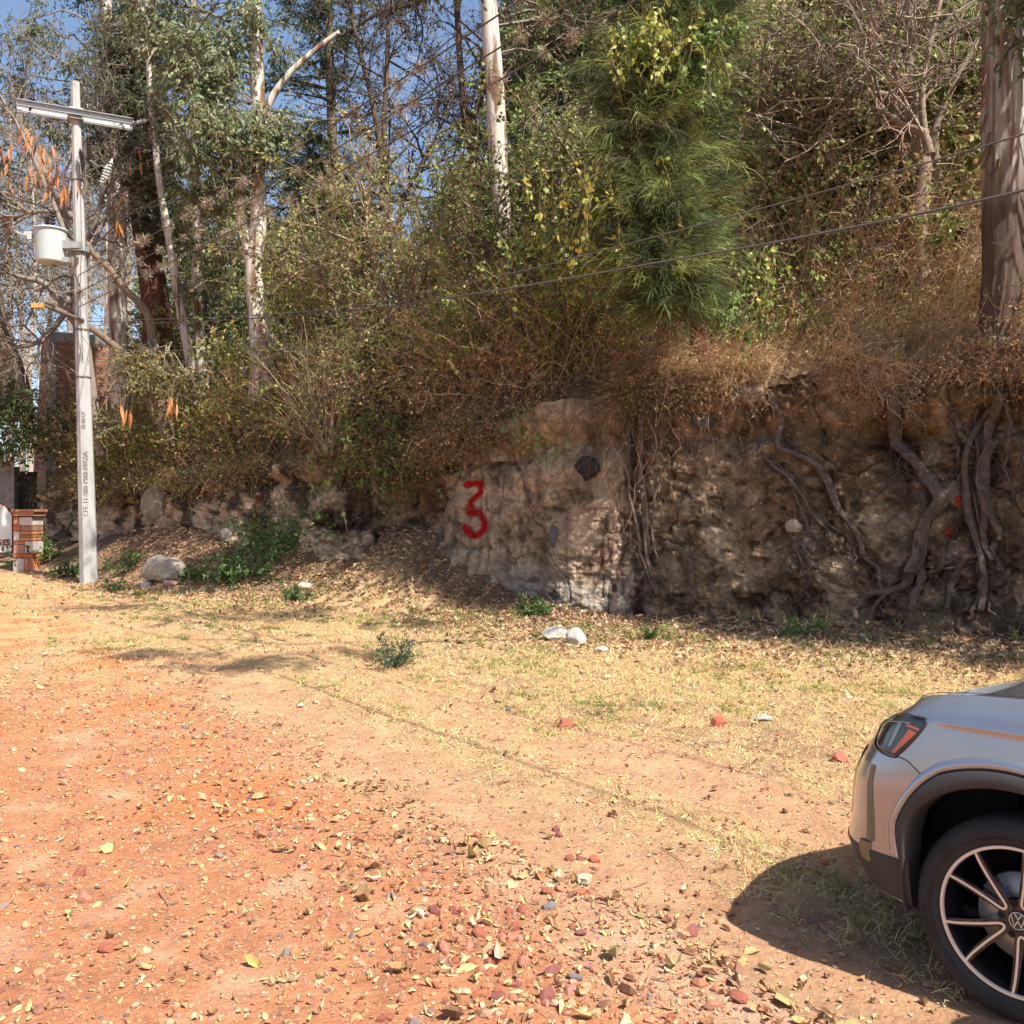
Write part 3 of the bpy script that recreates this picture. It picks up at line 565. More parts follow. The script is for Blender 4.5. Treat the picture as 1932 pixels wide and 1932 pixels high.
sparse('twiggy brown tree between the casuarina and the bare tree',[[(1500,660,16),(1490,520,13),(1500,400,10),(1520,280,8),(1500,150,6)],[(1498,600,11),(1440,450,9),(1430,330,6),(1460,200,4)],[(1498,600,12),(1560,460,9),(1590,360,7),(1600,220,5)]],16,26,1.7,.95,col=(.24,.18,.14),ll=.10,lw=.07,pal=[(.30,.34,.10),(.22,.28,.07),(.36,.36,.13),(.40,.30,.17)])
sparse('grey twiggy tree low behind the left utility pole with bare tangled limbs',[[(160,760,30),(150,600,26),(140,480,22),(125,400,18),(70,300,12),(20,200,8)],[(150,620,16),(90,540,12),(30,520,9),(-40,480,6)],[(140,480,14),(180,420,11),(200,300,8),(190,200,5)],[(145,560,13),(80,640,9),(10,660,6)]],22.,12,2.2,.6,col=(.2,.17,.15),pal=[(.10,.12,.06),(.16,.17,.08)])
# orange seed pods hanging from a light tree at the left
PT=sparse('light tree at the far left hung with clusters of orange seed pods',[[(190,860,16),(160,620,13),(135,480,11),(90,360,9),(40,250,7),(0,180,5)],[(145,520,9),(190,430,7),(215,350,5)],[(110,400,7),(60,400,6),(0,420,4)]],20.4,8,1.6,.35,col=(.22,.18,.15),pal=[(.15,.18,.07)])
g=Geo(); L_=9
pm=np.array([(0,0,0),(.035,.004,-.08),(.04,0,-.22),(.0,.004,-.42),(-.04,0,-.22),(-.035,-.004,-.08),(0,.014,-.2),(0,-.014,-.2)]); 
g.add(pm,None,[(0,1,6),(1,2,6),(2,3,6),(3,4,6),(4,5,6),(5,0,6),(1,0,7),(2,1,7),(3,2,7),(4,3,7),(5,4,7),(0,5,7)],(.45,.20,.085))
tubes(g,np.array([(0,0,0),(.01,0,.12),(.04,.01,.3)]),np.array([.006,.005,.004]),4,(.2,.15,.1)); pod=g.mesh('seed_pod',M['dryleaf'])
PTc=np.vstack([inell(e,n_) for e,n_ in [((10,300,20,15,55),14),((45,255,20,25,30),12),((95,300,20,30,50),24),((60,330,20,60,30),12),((20,415,20,6,10),2),((150,330,20.2,14,30),5),((255,300,20,40,30),5),((225,425,20,14,16),5),((235,370,20,40,10),3),((232,770,16.6,22,10),6),((325,755,16.6,16,14),6),((120,350,17.4,60,14),9)]])
for p in PTc:
    o=bpy.data.objects.new('seed_pod',pod); COL.objects.link(o); o.parent=PT; o.matrix_parent_inverse=PT.matrix_world.inverted(); o.location=p; o.rotation_euler=(rng.normal()*.2,rng.normal()*.15,rng.random()*3); sq=.45+.45*rng.random(); o.scale=(sq,sq,.55+.5*rng.random())

# ---- background forest: prototypes copied
def proto(name,label,h,nc,pal,ll,lw,cr,z0,barkc,mt='thin',tr=.16,lpt=8,wid=2.2,group=None,cat='tree'):
    gt=Geo(); P=curve([(0,0,-.6),(.1,0,h*.3),(-.15,.1,h*.6),(.1,0,h)],24); tubes(gt,P,np.linspace(tr,.03,24),9,barkc)
    t=rng.random(nc)**.8; z=z0+(h-z0)*t; a=rng.random(nc)*6.28; rr=wid*np.sin(np.clip(t*.85+.15,0,1)*np.pi)**.6*np.sqrt(rng.random(nc)); lump=.7+.6*vn(np.stack([np.cos(a)*2,np.sin(a)*2,z],-1),5); rr*=lump
    C=np.stack([np.cos(a)*rr,np.sin(a)*rr,z],-1); attach(gt,C,P[5:],.02,barkc); gl=Geo(); twigleaf(gt,gl,C,5,.55,ll,lw,pal,.6,lpt)
    r_=empty(name,(0,0,0),label,cat,group); finish(r_,gt,gl,M[mt]); return r_
G1='leafy trees filling the hillside behind the thicket'; G2='thin hazy gum trees far beyond the left end of the bank'
pa=proto('hillside_tree','green leafy tree standing in the woodland on the slope behind the thicket',9,260,[(.15,.19,.06),(.22,.28,.09),(.29,.32,.12),(.10,.14,.045)],.15,.065,3,1.5,(.22,.17,.13),group=G1)
pb=proto('hillside_tree','brownish thinly leaved tree standing in the woodland on the slope behind the thicket',8,260,[(.28,.29,.10),(.21,.25,.08),(.34,.36,.13),(.42,.34,.19),(.38,.25,.15)],.13,.065,3,.8,(.24,.18,.14),group='brownish trees on the slope behind the thicket',lpt=6)
pc=proto('distant_gum','thin pale trunked gum with wispy foliage far beyond the left end of the bank',15,110,[(.20,.20,.12),(.26,.23,.15),(.14,.16,.09)],.16,.035,3,4,(.36,.30,.25),tr=.14,lpt=6,wid=2.4,group=G2)
def hz(x,y):
    # ground height under a point behind the lip
    d_=np.linspace(0,45,90); s_=sh_[::6]; A_,B_=np.meshgrid(s_,d_,indexing='ij'); H_=hillp(A_,B_).reshape(-1,3); i=((H_[:,0]-x)**2+(H_[:,1]-y)**2).argmin(); return H_[i,2]
first={}
def put(pr,x1932,Y,sc,dz=-.2):
    x=(x1932-966)/1786*Y; z=hz(x,Y)+dz; rz=rng.random()*6.28
    if id(pr) not in first: first[id(pr)]=1; pr.location=(x,Y,z); pr.rotation_euler=(0,0,rz); pr.scale=(sc,)*3; return pr
    return copytree(pr,(x,Y,z),rz,sc)
for x1,Y_,sc,pr in [(1120,21,1.1,pa),(1220,23,1.3,pa),(1320,20,1.0,pb),(1420,22,1.2,pa),(1480,19,1.0,pb),(1560,21,1.15,pb),(1640,23,1.3,pa),(1700,19.5,1.1,pb),(1780,21,1.2,pb),(1860,18.5,1.1,pb),(1950,20,1.2,pb),(1600,17.8,.8,pb),(1420,17.5,.75,pb),(1040,24,1.0,pa),(990,27,1.1,pa),(1500,26,1.5,pa),(1750,26,1.5,pa),(1900,24,1.4,pa),(1350,26,1.5,pa),(1180,28,1.4,pa),(900,25,.62,pa),(820,22,.5,pb),(660,21.5,.55,pa),(560,22,.6,pa),(470,23,.7,pa),(420,27,.9,pa),(340,27,.8,pa),(700,28,.7,pa),(850,30,.7,pa),(780,33,.6,pa),(590,30,1.,pa),(2050,19,1.1,pa),(1260,18,.7,pa),(1380,19,.9,pa),(1660,18.5,.9,pa),(1540,19,.9,pa),(1820,20,1.1,pa),(1100,18.5,.6,pb),(1000,21,.7,pa),(620,26,.7,pb),(520,25,.65,pa),(390,24,.6,pa),(300,25,.55,pb),(1460,24,1.4,pb),(1250,26,1.5,pa)]:
    put(pr,x1,Y_,sc)
for x1,Y_,sc in [(-30,46,1.2),(20,52,1.35),(60,40,1.0),(95,55,1.4),(130,44,1.1),(165,50,1.3),(200,42,1.0),(240,52,1.4),(290,46,1.2),(330,55,1.4),(420,50,1.3),(700,48,1.1),(760,54,1.15),(640,50,1.1),(820,50,.9),(880,56,1.2),(40,62,1.6),(150,66,1.8),(270,64,1.6)]:
    put(pc,x1,Y_,sc)

pd=proto('thicket_tree','bushy lime leaved small tree in the sunny thicket on the right slope',4.2,150,[(.30,.36,.10),(.22,.28,.07),(.38,.38,.13),(.16,.21,.055),(.42,.32,.17)],.10,.075,2,.3,(.3,.24,.18),tr=.06,wid=1.5,lpt=9,group='bushy small trees in the thicket on the right slope')
for x1,Y_,sc in [(1430,15.6,.8),(1520,16.3,.95),(1600,16.8,1.1),(1670,16.2,1.),(1490,17.6,1.2),(1790,16.4,1.05),(1860,16.,1.),(1560,18.4,1.4),(1700,18.,1.4),(1830,18,1.3),(1400,17.2,1.1),(1640,19.5,1.7),(1760,19.6,1.7),(1480,19.8,1.6),(1100,18.6,1.0)]: put(pd,x1,Y_,sc)
# ---- undergrowth on the slope (one tangled mass)
def under(name,label,N_,xr,dr,hgt,pal,wts,leafy,ll,lw,stemc,lean=.5,seedgreen=None,r=.006,kk=5,gfac=1.,mat_=None):
    s0,s1=s_at(xr[1]),s_at(xr[0]); s0,s1=min(s0,s1),max(s0,s1)
    s=s0+(s1-s0)*rng.random(N_); d=dr[0]+(dr[1]-dr[0])*rng.random(N_)**1.0
    P=hillp(s,d); D=rng.normal(size=P.shape)*lean; D[:,2]=1; D[:,1]-=.15
    h=hgt*(.45+.8*rng.random(N_))*(.5+fbm(P*.9,2,71)); PL=poly(P,D,h,5,.35,.25)
    gt=Geo(); tubes(gt,PL,np.linspace(r,r*.4,6)[None].repeat(N_,0),3,palette(N_,stemc))
    P,D,_=kids(PL,kk,.15,1,.9); PL2=poly(P,D,h.mean()*.38*(.4+rng.random(len(P))),3,.6,.15); tubes(gt,PL2,np.linspace(r*.55,r*.25,4)[None].repeat(len(PL2),0),3,palette(len(PL2),stemc))
    a=gt.obj(name,M['twig']); tag(a,kind='stuff')
    gl=Geo(); P,D,_=kids(PL2,leafy,.1,1,1.); D[:,2]-=.3
    gn=fbm(P*.8,3,73); green=rng.random(len(P))<(.12+.85*sstep(gn,.42,.56))*gfac
    C=np.where(green[:,None],palette(len(P),pal,wts),palette(len(P),DRY))
    keep=rng.random(len(P))<np.where(green,1,.6)
    leaves(gl,P[keep],D[keep],ll*(.6+.7*rng.random(keep.sum())),lw*(.6+.7*rng.random(keep.sum())),C[keep])
    b=gl.obj(name.replace('stems','leaves'),mat_ or M['leaf']); tag(b,kind='stuff')
STC=[(.38,.29,.20),(.26,.18,.12),(.50,.40,.28),(.15,.105,.07)]
under('thicket_stems',None,2800,(150,700),(0.1,7),1.9,LIME+OLIVE,None,13,.075,.055,STC,kk=4)
under('hill_thicket_stems',None,2600,(560,1130),(0.2,7),2.2,LIME+OLIVE+YEL[:2],None,13,.07,.052,STC,kk=4)
under('slope_thicket_stems',None,2300,(1130,2100),(3.2,9.5),2.4,OLIVE+LIME+LIME,None,13,.08,.06,STC,kk=4)
under('brown_brush_stems',None,1300,(1150,2100),(1.5,7),2.3,OLIVE+LIME,None,3,.06,.045,[(.50,.37,.25),(.38,.27,.18),(.60,.47,.33)],lean=.7,r=.007,gfac=.55,kk=7)
under('brown_scrub_stems',None,1100,(560,1130),(.3,5),2.0,OLIVE+LIME,None,3,.05,.04,[(.50,.36,.23),(.36,.25,.16),(.60,.47,.33)],lean=.8,r=.006,gfac=.5,kk=7)
under('dry_thicket_stems',None,1500,(1130,2100),(0.2,4.5),1.0,OLIVE+LIME,None,3,.05,.035,[(.56,.41,.25),(.64,.48,.31),(.40,.28,.17)],lean=.9,r=.0045,gfac=.5)
# dry grass and rootlets hanging over the lip
def fringe(name,N_,x0,x1,L,cols,r=.003,out=.28,m=6,up_=.5,d1=.35,grav=1.0,zj=.1,down=0.,ow=.5,lf=0,lc=DRY,cl=1.3):
    s0,s1=sorted((s_at(x0),s_at(x1))); s=s0+(s1-s0)*rng.random(N_*2); ck=fbm(np.stack([s*cl,0*s,0*s],1),3,83); s=s[rng.random(len(s))<sstep(ck,.35,.6)][:N_]; n_=len(s)
    P=lip(s)+outn(s)*(out*rng.random((n_,1))+.05)+HD*(d1*rng.random((n_,1))); P[:,2]=lip(s)[:,2]+.02+zj*rng.random(n_)-down*rng.random(n_)
    D=outn(s)*ow+rng.normal(size=P.shape)*.8; D[:,2]=up_*(rng.random(n_)-.2)+rng.normal(size=n_)*.3
    PL=poly(P,D,L*(.15+rng.random(n_)**2*1.1)*(.4+1.2*fbm(P*np.array([1.7,1.7,0]),2,81)),m,1.1,grav); g=Geo(); tubes(g,PL,np.linspace(r,r*.4,m+1)[None].repeat(n_,0),3,palette(n_,cols)); o=g.obj(name,M['twig']); tag(o,kind='stuff')
    if lf:
        gl=Geo(); P,D,_=kids(PL,lf,.1,1,1.); leaves(gl,P,D,.05*(.5+rng.random(len(P))),.03,palette(len(P),lc)); o=gl.obj(name+'_leaves',M['leaf']); tag(o,kind='stuff')
BRN=[(.20,.13,.085),(.28,.19,.12),(.12,.08,.055),(.36,.26,.16)]
fringe('hanging_rootlets',2600,480,880,1.1,BRN,grav=1.3,lf=4,lc=DRY+OLIVE)
fringe('hanging_vines',2600,100,520,.9,BRN,lf=5,lc=OLIVE+LIME+DRY)
fringe('lip_scrub',3000,100,900,.9,BRN,up_=1.6,d1=1.0,grav=.5,lf=5,lc=LIME+OLIVE+DRY,down=.12)
fringe('overhanging_scrub',900,690,810,1.2,BRN,up_=.9,d1=.5,grav=.9,lf=10,lc=LIME[:3]+OLIVE,down=.5,ow=.9)
fringe('dry_grass_fringe',8000,1260,1760,.6,[(.56,.39,.22),(.46,.31,.17),(.36,.23,.13),(.64,.48,.30)],r=.0030,out=.3,d1=1.0,up_=1.4,grav=1.0,zj=.35,lf=1)
fringe('dry_lip_grass',4500,880,1300,.7,[(.30,.20,.12),(.38,.27,.16),(.20,.13,.08)],d1=.8,up_=1.0,zj=.3,lf=4,lc=DRY+OLIVE[:2],down=.4)
fringe('drooping_brush',1700,830,1330,.9,BRN,up_=.4,d1=.3,grav=1.3,lf=5,lc=DRY+OLIVE,down=.45,out=.35)
fringe('drooping_grass',1500,1350,2000,.7,[(.40,.28,.17),(.28,.19,.12),(.5,.37,.23)],up_=.3,d1=.2,grav=1.5,lf=2,down=.25,out=.3)
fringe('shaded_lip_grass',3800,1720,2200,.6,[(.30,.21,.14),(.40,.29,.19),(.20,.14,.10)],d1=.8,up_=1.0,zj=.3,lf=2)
fringe('root_curtain',260,1150,1265,2.6,[(.09,.05,.035),(.14,.08,.055)],r=.006,out=.08,m=12,grav=3.0,ow=.1,up_=-.5,down=.3,cl=.2)
fringe('loose_rootlets',420,850,1932,1.1,[(.22,.15,.10),(.15,.10,.07),(.32,.24,.17)],r=.0028,out=.12,m=10,grav=2.0,ow=.2,up_=-.3,down=.35,cl=2.)
def gtuft(name,N_,xr,dr,h,cols,r=.003):
    s0,s1=sorted((s_at(xr[0]),s_at(xr[1]))); s=s0+(s1-s0)*rng.random(N_); d=dr[0]+(dr[1]-dr[0])*rng.random(N_); P=hillp(s,d); D=rng.normal(size=P.shape)*.6; D[:,2]=1
    PL=poly(P,D,h*(.3+rng.random(N_)),3,.5,.6); g=Geo(); tubes(g,PL,np.linspace(r,r*.3,4)[None].repeat(N_,0),3,palette(N_,cols)); o=g.obj(name,M['grass']); tag(o,kind='stuff')
gtuft('bench_dry_grass',16000,(1150,2000),(0,3.5),.38,[(.64,.46,.26),(.55,.38,.20),(.70,.54,.34),(.42,.28,.15)])
gtuft('lip_dry_weeds',9000,(100,1150),(0,2.),.4,[(.34,.23,.13),(.26,.17,.10),(.42,.31,.18)])

# ---- individual shrubs
def shrub(name,label,c,h,n,pal,ll,lw,spread=.5,lpt=8,stem=(.2,.15,.1),r=.008,cat='shrub',grav=.1,kk=5,kl=.4,group=None,mt=None):
    gt=Geo(); P0=np.repeat(np.array([c],float),n,0)+rng.normal(size=(n,3))*np.array([.06,.06,0]); D=rng.normal(size=(n,3))*spread; D[:,2]=1
    PL=poly(P0,D,h*(.5+.6*rng.random(n)),6,.3,grav); tubes(gt,PL,np.linspace(r,r*.4,7)[None].repeat(n,0),4,palette(n,[stem]))
    P,D,_=kids(PL,kk,.2,1,.9); PL2=poly(P,D,h*kl*(.4+rng.random(len(P))),3,.5,grav); tubes(gt,PL2,np.linspace(r*.5,r*.25,4)[None].repeat(len(PL2),0),3,palette(len(PL2),[stem]))
    gl=Geo(); P,D,_=kids(PL2,lpt,.1,1,1.); D[:,2]-=.2; leaves(gl,P,D,ll*(.6+.7*rng.random(len(P))),lw*(.6+.7*rng.random(len(P))),palette(len(P),pal))
    r_=empty(name,tuple(c),label,cat,group); gt.obj('stems',M['twig'],r_); gl.obj('leaves',mt or M['leaf'],r_); return r_
def vine(label,start,L,n,pal,ll,lw,lpt=14,name='hanging_vine',sw=.3):
    gt=Geo(); P0=np.array([start]*n)+rng.normal(size=(n,3))*np.array([sw,.12,.1]); D=np.stack([rng.normal(size=n)*.25,-.3+0*P0[:,0],-1+0*P0[:,0]],1)
    PL=poly(P0,D,L*(.4+.7*rng.random(n)),8,.35,.2); tubes(gt,PL,np.full((n,9),.004),3,(.14,.11,.06)); gl=Geo(); P,D,_=kids(PL,lpt,0,1,.8); D=D*np.array([1,1,.4])-np.array([0,0,.7]); P=P+rng.normal(size=P.shape)*.035
    leaves(gl,P,D,ll*(.6+.6*rng.random(len(P))),lw*(.6+.6*rng.random(len(P))),palette(len(P),pal),.12); r_=empty(name,tuple(start),label,'vine'); gt.obj('stems',M['twig'],r_); gl.obj('leaves',M['leaf'],r_); return r_
HEART=[(.11,.18,.045),(.17,.25,.06),(.24,.31,.07),(.08,.13,.035)]
p=onbank(750,850,.1); 
shrub('upright_bush','bush of many straight upright stems with yellow green leaves on the lip left of centre',W(622,860,17.6),2.6,34,LIME+OLIVE,.07,.05,.42,8,(.30,.23,.17),.014)
vine('curtain of heart shaped green leaves hanging into the dark hollow left of the painted number',W(750,780,17.2),2.1,26,HEART,.11,.10,16,sw=.55)
vine('second mass of green heart leaves spilling just left of the hollow',W(690,770,17.3),.9,10,HEART+[(.25,.24,.06)],.09,.08,14,sw=.5)
vine('lit slender vine with pale green leaves trailing above the pale earth face',W(985,760,14.3),1.0,4,[(.28,.36,.12),(.20,.28,.08)],.06,.05,16,sw=.05)
vine('short vine of pale green leaves near the dark stone on the pale earth face',W(1040,820,14.2),.75,7,[(.28,.36,.12),(.20,.28,.08)],.06,.05,14,sw=.22)
for i,(x,y,Y_,L,n,lab,pl_) in enumerate([(1145,300,12.6,1.6,22,'column of yellow and lime leaves hanging on the left side of the casuarina',YEL),(1110,430,12.9,1.0,18,'yellow green creeper mass left of the casuarina at mid height',YEL+LIME),(1230,40,12.3,1.0,26,'bright lime creeper draped over the casuarina top',LIME+YEL[:2]),(1060,440,13.6,1.1,26,'broad leaved green creeper clump left of the yellow creeper',HEART+LIME),(1380,560,12.9,.8,14,'dark green broad leaved creeper right of the casuarina trunk',HEART),(1430,470,13.1,.9,16,'green creeper leaves hanging right of the casuarina plumes',HEART+LIME),(1320,60,12.4,1.1,18,'shaded green creeper hanging on the right of the casuarina top',HEART)]):
    vine(lab,W(x,y,Y_),L,n,pl_,.10,.075,15,'creeper',.35)
for x,y,Y_,h,n,lab in [(1600,380,15.6,1.4,24,'lime leaved bush glowing in sun behind the bare tree'),(1440,640,14.6,.9,12,'small fresh green bush on the dry bench right of the casuarina'),(1760,450,14.2,.8,8,'small sprig of lime leaves beside the bare tree trunk'),(870,640,16.6,1.2,16,'low green bush above the painted number at the thicket edge'),(560,600,18.8,1.5,20,'rounded green bush behind the upright stemmed bush'),(440,700,19.2,1.2,18,'yellow green bush right of the slender pale pair'),(700,700,17.6,1.2,18,'bright lime bush above the hanging heart leaves')]:
    c=W(x,y+20,Y_); shrub('leafy_bush',lab,c,h,n,LIME+HEART,.08,.06,.6,9)
def gbush(x,y,Y_,h,n,pal,ll,lw,lab,name='ground_bush',**k):
    c=W(x,y,Y_); c[2]=Gz(c[0],c[1]); return shrub(name,lab,c,h,n,pal,ll,lw,.9,10,(.12,.12,.06),.005,**k)
gbush(745,1252,10.2,.34,26,[(.07,.12,.07),(.10,.16,.09),(.06,.09,.05)],.035,.015,'small feathery blue green bush alone on the grass verge')
gbush(520,1060,17.6,1.3,26,[(.08,.15,.04),(.12,.2,.06)],.08,.05,'leafy green bush at the foot of the bank under the red paint stripe')
gbush(470,1085,17.0,.8,20,[(.08,.15,.04),(.12,.2,.06)],.07,.045,'lower green bush on the leaf slope right of the boulder')
gbush(430,1105,17.,.5,16,[(.08,.13,.04),(.12,.18,.06)],.07,.045,'green weeds on the slope just right of the grey boulder')
gbush(370,1110,17.2,.35,12,[(.08,.13,.04),(.12,.18,.06)],.06,.04,'low weed patch in front of the grey boulder')
gbush(240,1065,19,.5,12,[(.08,.13,.04),(.14,.2,.06)],.06,.04,'low green weeds right of the pole base')
gbush(130,1085,20.,.45,18,[(.06,.11,.035),(.10,.16,.05)],.06,.04,'low green weeds between the pole and the brick pillar')
gbush(80,1045,22.,.8,20,[(.06,.11,.035),(.12,.18,.05)],.08,.06,'dark green bush behind the brick pillar')
gbush(215,1130,17.5,.25,10,[(.08,.13,.04),(.12,.18,.06)],.05,.03,'tiny weed clump in the grass right of the pole foot')
gbush(560,1140,15.8,.28,12,[(.08,.13,.04),(.12,.18,.06)],.05,.03,'tiny green weed clump below the dark hollow bank')
gbush(1010,1140,14,.3,12,[(.08,.13,.04),(.12,.18,.06)],.06,.045,'small green weeds at the foot of the pale earth face')
gbush(1230,1215,12.2,.16,5,[(.12,.20,.05)],.04,.025,'single green seedling in the leaf litter left of the stone block')
gbush(1520,1215,12.,.3,6,[(.14,.24,.06)],.05,.03,'upright green seedling in the leaf litter under the stone blocks')
shrub('dark_bush','dark leafy bush overhanging the gate at the left edge',W(15,880,24),2.0,50,[(.06,.12,.03),(.10,.18,.045)],.09,.07,.8,10,mt=M['leaf'])
shrub('dark_bush','dark leafy shrub in front of the brick wall foot',W(95,840,25),1.5,36,[(.06,.10,.03),(.10,.15,.045)],.08,.06,.8,9)
# off-frame trees that shade the bank
pr_=proto('roadside_tree','leafy roadside tree beyond the right edge of the view',11,520,GUM,.15,.045,4,3.5,(.3,.25,.2),tr=.22,lpt=9,wid=3.2,group='roadside trees beyond the right edge')
pr_.location=(14.5,9.4,3.4); copytree(pr_,(19,6.,3.4),2.1,1.05)
# unseen tree, its thin high boughs placed to throw patches of shade on the dirt
gt=Geo(); P=curve([(10.8,8.9,3.0),(10.4,8.6,6),(9.4,7.9,8.6),(7.0,6.9,9.8),(4.4,6.3,10.4),(2.4,6.1,10.6)],60); tubes(gt,P,np.concatenate([np.linspace(.17,.10,24),np.linspace(.06,.02,36)]),12,(.45,.4,.34)); RT=tree_root('roadside_gum','gum tree on the bank beyond the right edge with boughs reaching over the road',(10.8,8.9,3.0)); gt.obj('trunk',M['gum'],RT,smooth=True)
gt=Geo(); gl=Geo(); C=np.vstack([well(*a_) for a_ in [((2.6,4.6,10.6),(.9,.35,.4),20),((1.2,5.3,10.5),(.9,.3,.3),16),((3.6,5.2,10.8),(.5,.3,.3),8),((1.6,8.4,10.8),(1.8,.9,.6),44),((-.6,9.4,11),(1.4,.6,.5),22),((3.6,8.2,9.9),(.9,.6,.5),14)]]); attach(gt,C,P[30:],.010); twigleaf(gt,gl,C,6,.4,.13,.035,GUM,.8,8); gt.obj('branches',M['thin'],RT); gl.obj('crown',M['leaf'],RT)
# ---------------------------------------------------------------- utility pole
M['conc']=mat('pale concrete',(.36,.365,.36),rough=.85,nscale=9,namt=.16,bump=.3,bscale=40,stretch=(1,1,.35),streak=((.26,.25,.235),2.6,.50,.68),spec=.3)
M['galv']=mat('galvanised steel',(.34,.355,.365),rough=.5,metal=.35,nscale=10,namt=.15)
M['tank']=mat('grey enamel',(.40,.45,.445),rough=.45,nscale=3,namt=.08,streak=((.42,.42,.38),3.,.55,.8))
M['ceram']=mat('dark ceramic',(.035,.022,.02),rough=.25); M['cerw']=mat('grey ceramic',(.42,.44,.42),rough=.3)
M['rust']=mat('dark steel',(.11,.09,.075),rough=.7); M['cable']=mat('cable',(.075,.07,.066),rough=.7)
M['ink']=mat('dark lettering',(.235,.235,.23),rough=.8)
PX,PY=-8.49,19.0; pz=float(Gz(np.array([PX]),np.array([PY]))[0])
UP=empty('utility_pole',(PX,PY,pz),'tall pale concrete utility pole with crossarm and grey transformer','utility pole')
zt=10.33
def pc_(z): t=(z-pz)/(zt-pz); return np.array([PX-.28*t,PY,z])
def pr(z): t=(z-pz)/(zt-pz); return .168*(1-t)+.082*t
g=Geo(); zz=np.linspace(pz-.3,zt,30); k=8; a=(np.arange(k)+.5)*2*np.pi/k+R(14)
V=np.stack([pc_(z)+np.stack([np.cos(a)*pr(z)*1.06,np.sin(a)*pr(z)*1.06,0*a],1) for z in zz]); idx=np.arange(30*k).reshape(30,k); nx=np.roll(idx,-1,1)
Vt=np.vstack([V.reshape(-1,3),pc_(zt+.005)]); g.add(Vt,np.stack([idx[:-1],nx[:-1],nx[1:],idx[1:]],-1),[(idx[-1,j],idx[-1,(j+1)%k],30*k) for j in range(k)]); g.obj('post',M['conc'],UP)
def cyl(g,c,r,h,k=24,C=(.5,.5,.5),ax=(0,0,1)):
    c=np.array(c,float); ax=np.array(ax,float); ax/=np.linalg.norm(ax); PL=np.array([c-ax*h/2,c-ax*h/2+ax*1e-4,c+ax*h/2-ax*1e-4,c+ax*h/2]); tubes(g,PL,np.array([r*.02,r,r,r*.02]),k,C)
AR_=np.array([.90,.44,0]); AR_=AR_/np.linalg.norm(AR_); PE=np.array([-AR_[1],AR_[0],0]); RA=np.stack([AR_,PE,np.array([0,0,1])],1)
zc=1.7+744/1786*19; cc=pc_(zc)
for s in (-1,1):
    g=Geo(); c=cc+PE*s*.15+AR_*.0
    boxg(g,c+np.array([0,0,.05]),(2.12,.012,.075),rot=RA); boxg(g,c+np.array([0,0,.103])+PE*s*.03,(2.12,.07,.010),rot=RA); boxg(g,c+np.array([0,0,-.004])+PE*s*.03,(2.12,.06,.010),rot=RA); g.obj('crossarm',M['galv'],UP)
g=Geo(); 
for z in (zc-.06,zc+.14): boxg(g,pc_(z),(.26,.34,.02),rot=RA)
g.obj('crossarm_clamp',M['galv'],UP)
def insul(name,c,ax,L,r,n,m,base=.02):
    g=Geo(); ax=np.array(ax,float); ax/=np.linalg.norm(ax); c=np.array(c,float); P=[];Rr=[]
    for i in range(n):
        for f,q_ in ((0,.5),(.25,1),(.45,.97),(.7,.5)): P.append(c+ax*L*(i+f)/n); Rr.append(r*q_)
    P=[c-ax*.06]+P+[c+ax*(L+.05)]; Rr=[r*.3]+Rr+[r*.25]; tubes(g,np.array(P),np.array(Rr),14,(.5,.5,.5)); return g.obj(name,m,UP,smooth=True)
def P19(x,y,Y=18.8): return W(x,y,Y)
insul('surge_arrester',P19(157,322),(-.15,0,1),.40,.045,11,M['ceram']); insul('surge_arrester',P19(168,300),(-.05,0,1),.44,.05,11,M['ceram'])
insul('fuse_insulator',P19(191,345),(.35,0,1),.34,.055,6,M['cerw']); insul('fuse_insulator',P19(200,338),(.3,0,1),.38,.05,6,M['cerw'])
insul('pin_insulator',P19(57,203,18.6),(.2,0,1),.22,.06,3,M['ceram']); insul('pin_insulator',P19(250,232,19.4),(1,.2,.3),.3,.05,4,M['cerw'])
g=Geo(); 
for a_,b_ in (((155,330),(190,312)),((190,312),(208,322)),((168,302),(188,316)),((150,328),(172,336)),((208,322),(205,345))): tubes(g,np.array([P19(*a_),P19(*b_)]),np.array([.022,.022]),5)
g.obj('fuse_bracket',M['rust'],UP)
# transformer
TX=empty('transformer',tuple(P19(96,465,18.7)),None,None); TX.parent=UP; TX.matrix_parent_inverse=UP.matrix_world.inverted()
c=P19(96,465,18.7)
def tobj(g,n,m,sm=True): 
    o=bpy.data.objects.new(n,g.mesh(n,m,sm)); COL.objects.link(o); o.parent=TX; o.matrix_parent_inverse=Matrix.Translation(-Vector(c)); return o
g=Geo(); lathe(g,[(.001,-.34),(.25,-.335),(.272,-.32),(.275,-.29),(.285,.0),(.29,.26),(.29,.30)],48,c=c); tobj(g,'tank',M['tank'])
g=Geo(); lathe(g,[(.29,.295),(.315,.30),(.32,.325),(.305,.34),(.001,.37)],48,c=c); tobj(g,'lid',M['tank'])
for dx,dy,h in ((.06,-.05,.34),(-.10,.05,.26)):
    g=Geo(); pr_f=[]
    for i in range(5): pr_f+=[(.03,.36+h*i/5),(.065,.36+h*(i+.3)/5),(.03,.36+h*(i+.6)/5)]
    lathe(g,pr_f+[(.015,.36+h),(.001,.40+h)],14,c=c+np.array([dx,dy,0])); tobj(g,'bushing',M['ceram'])
g=Geo(); a=np.linspace(-1.4,1.4,20); tubes(g,np.stack([c[0]-.42-.20*np.cos(a)*1.0,c[1]-.2+.30*np.sin(a),c[2]+.24+0*a],1),np.full(20,.022),6); boxg(g,c+np.array([-.30,-.1,.24]),(.34,.05,.05)); boxg(g,c+np.array([-.36,-.1,.16]),(.10,.06,.10)); tobj(g,'lifting_bracket',M['tank'],False)
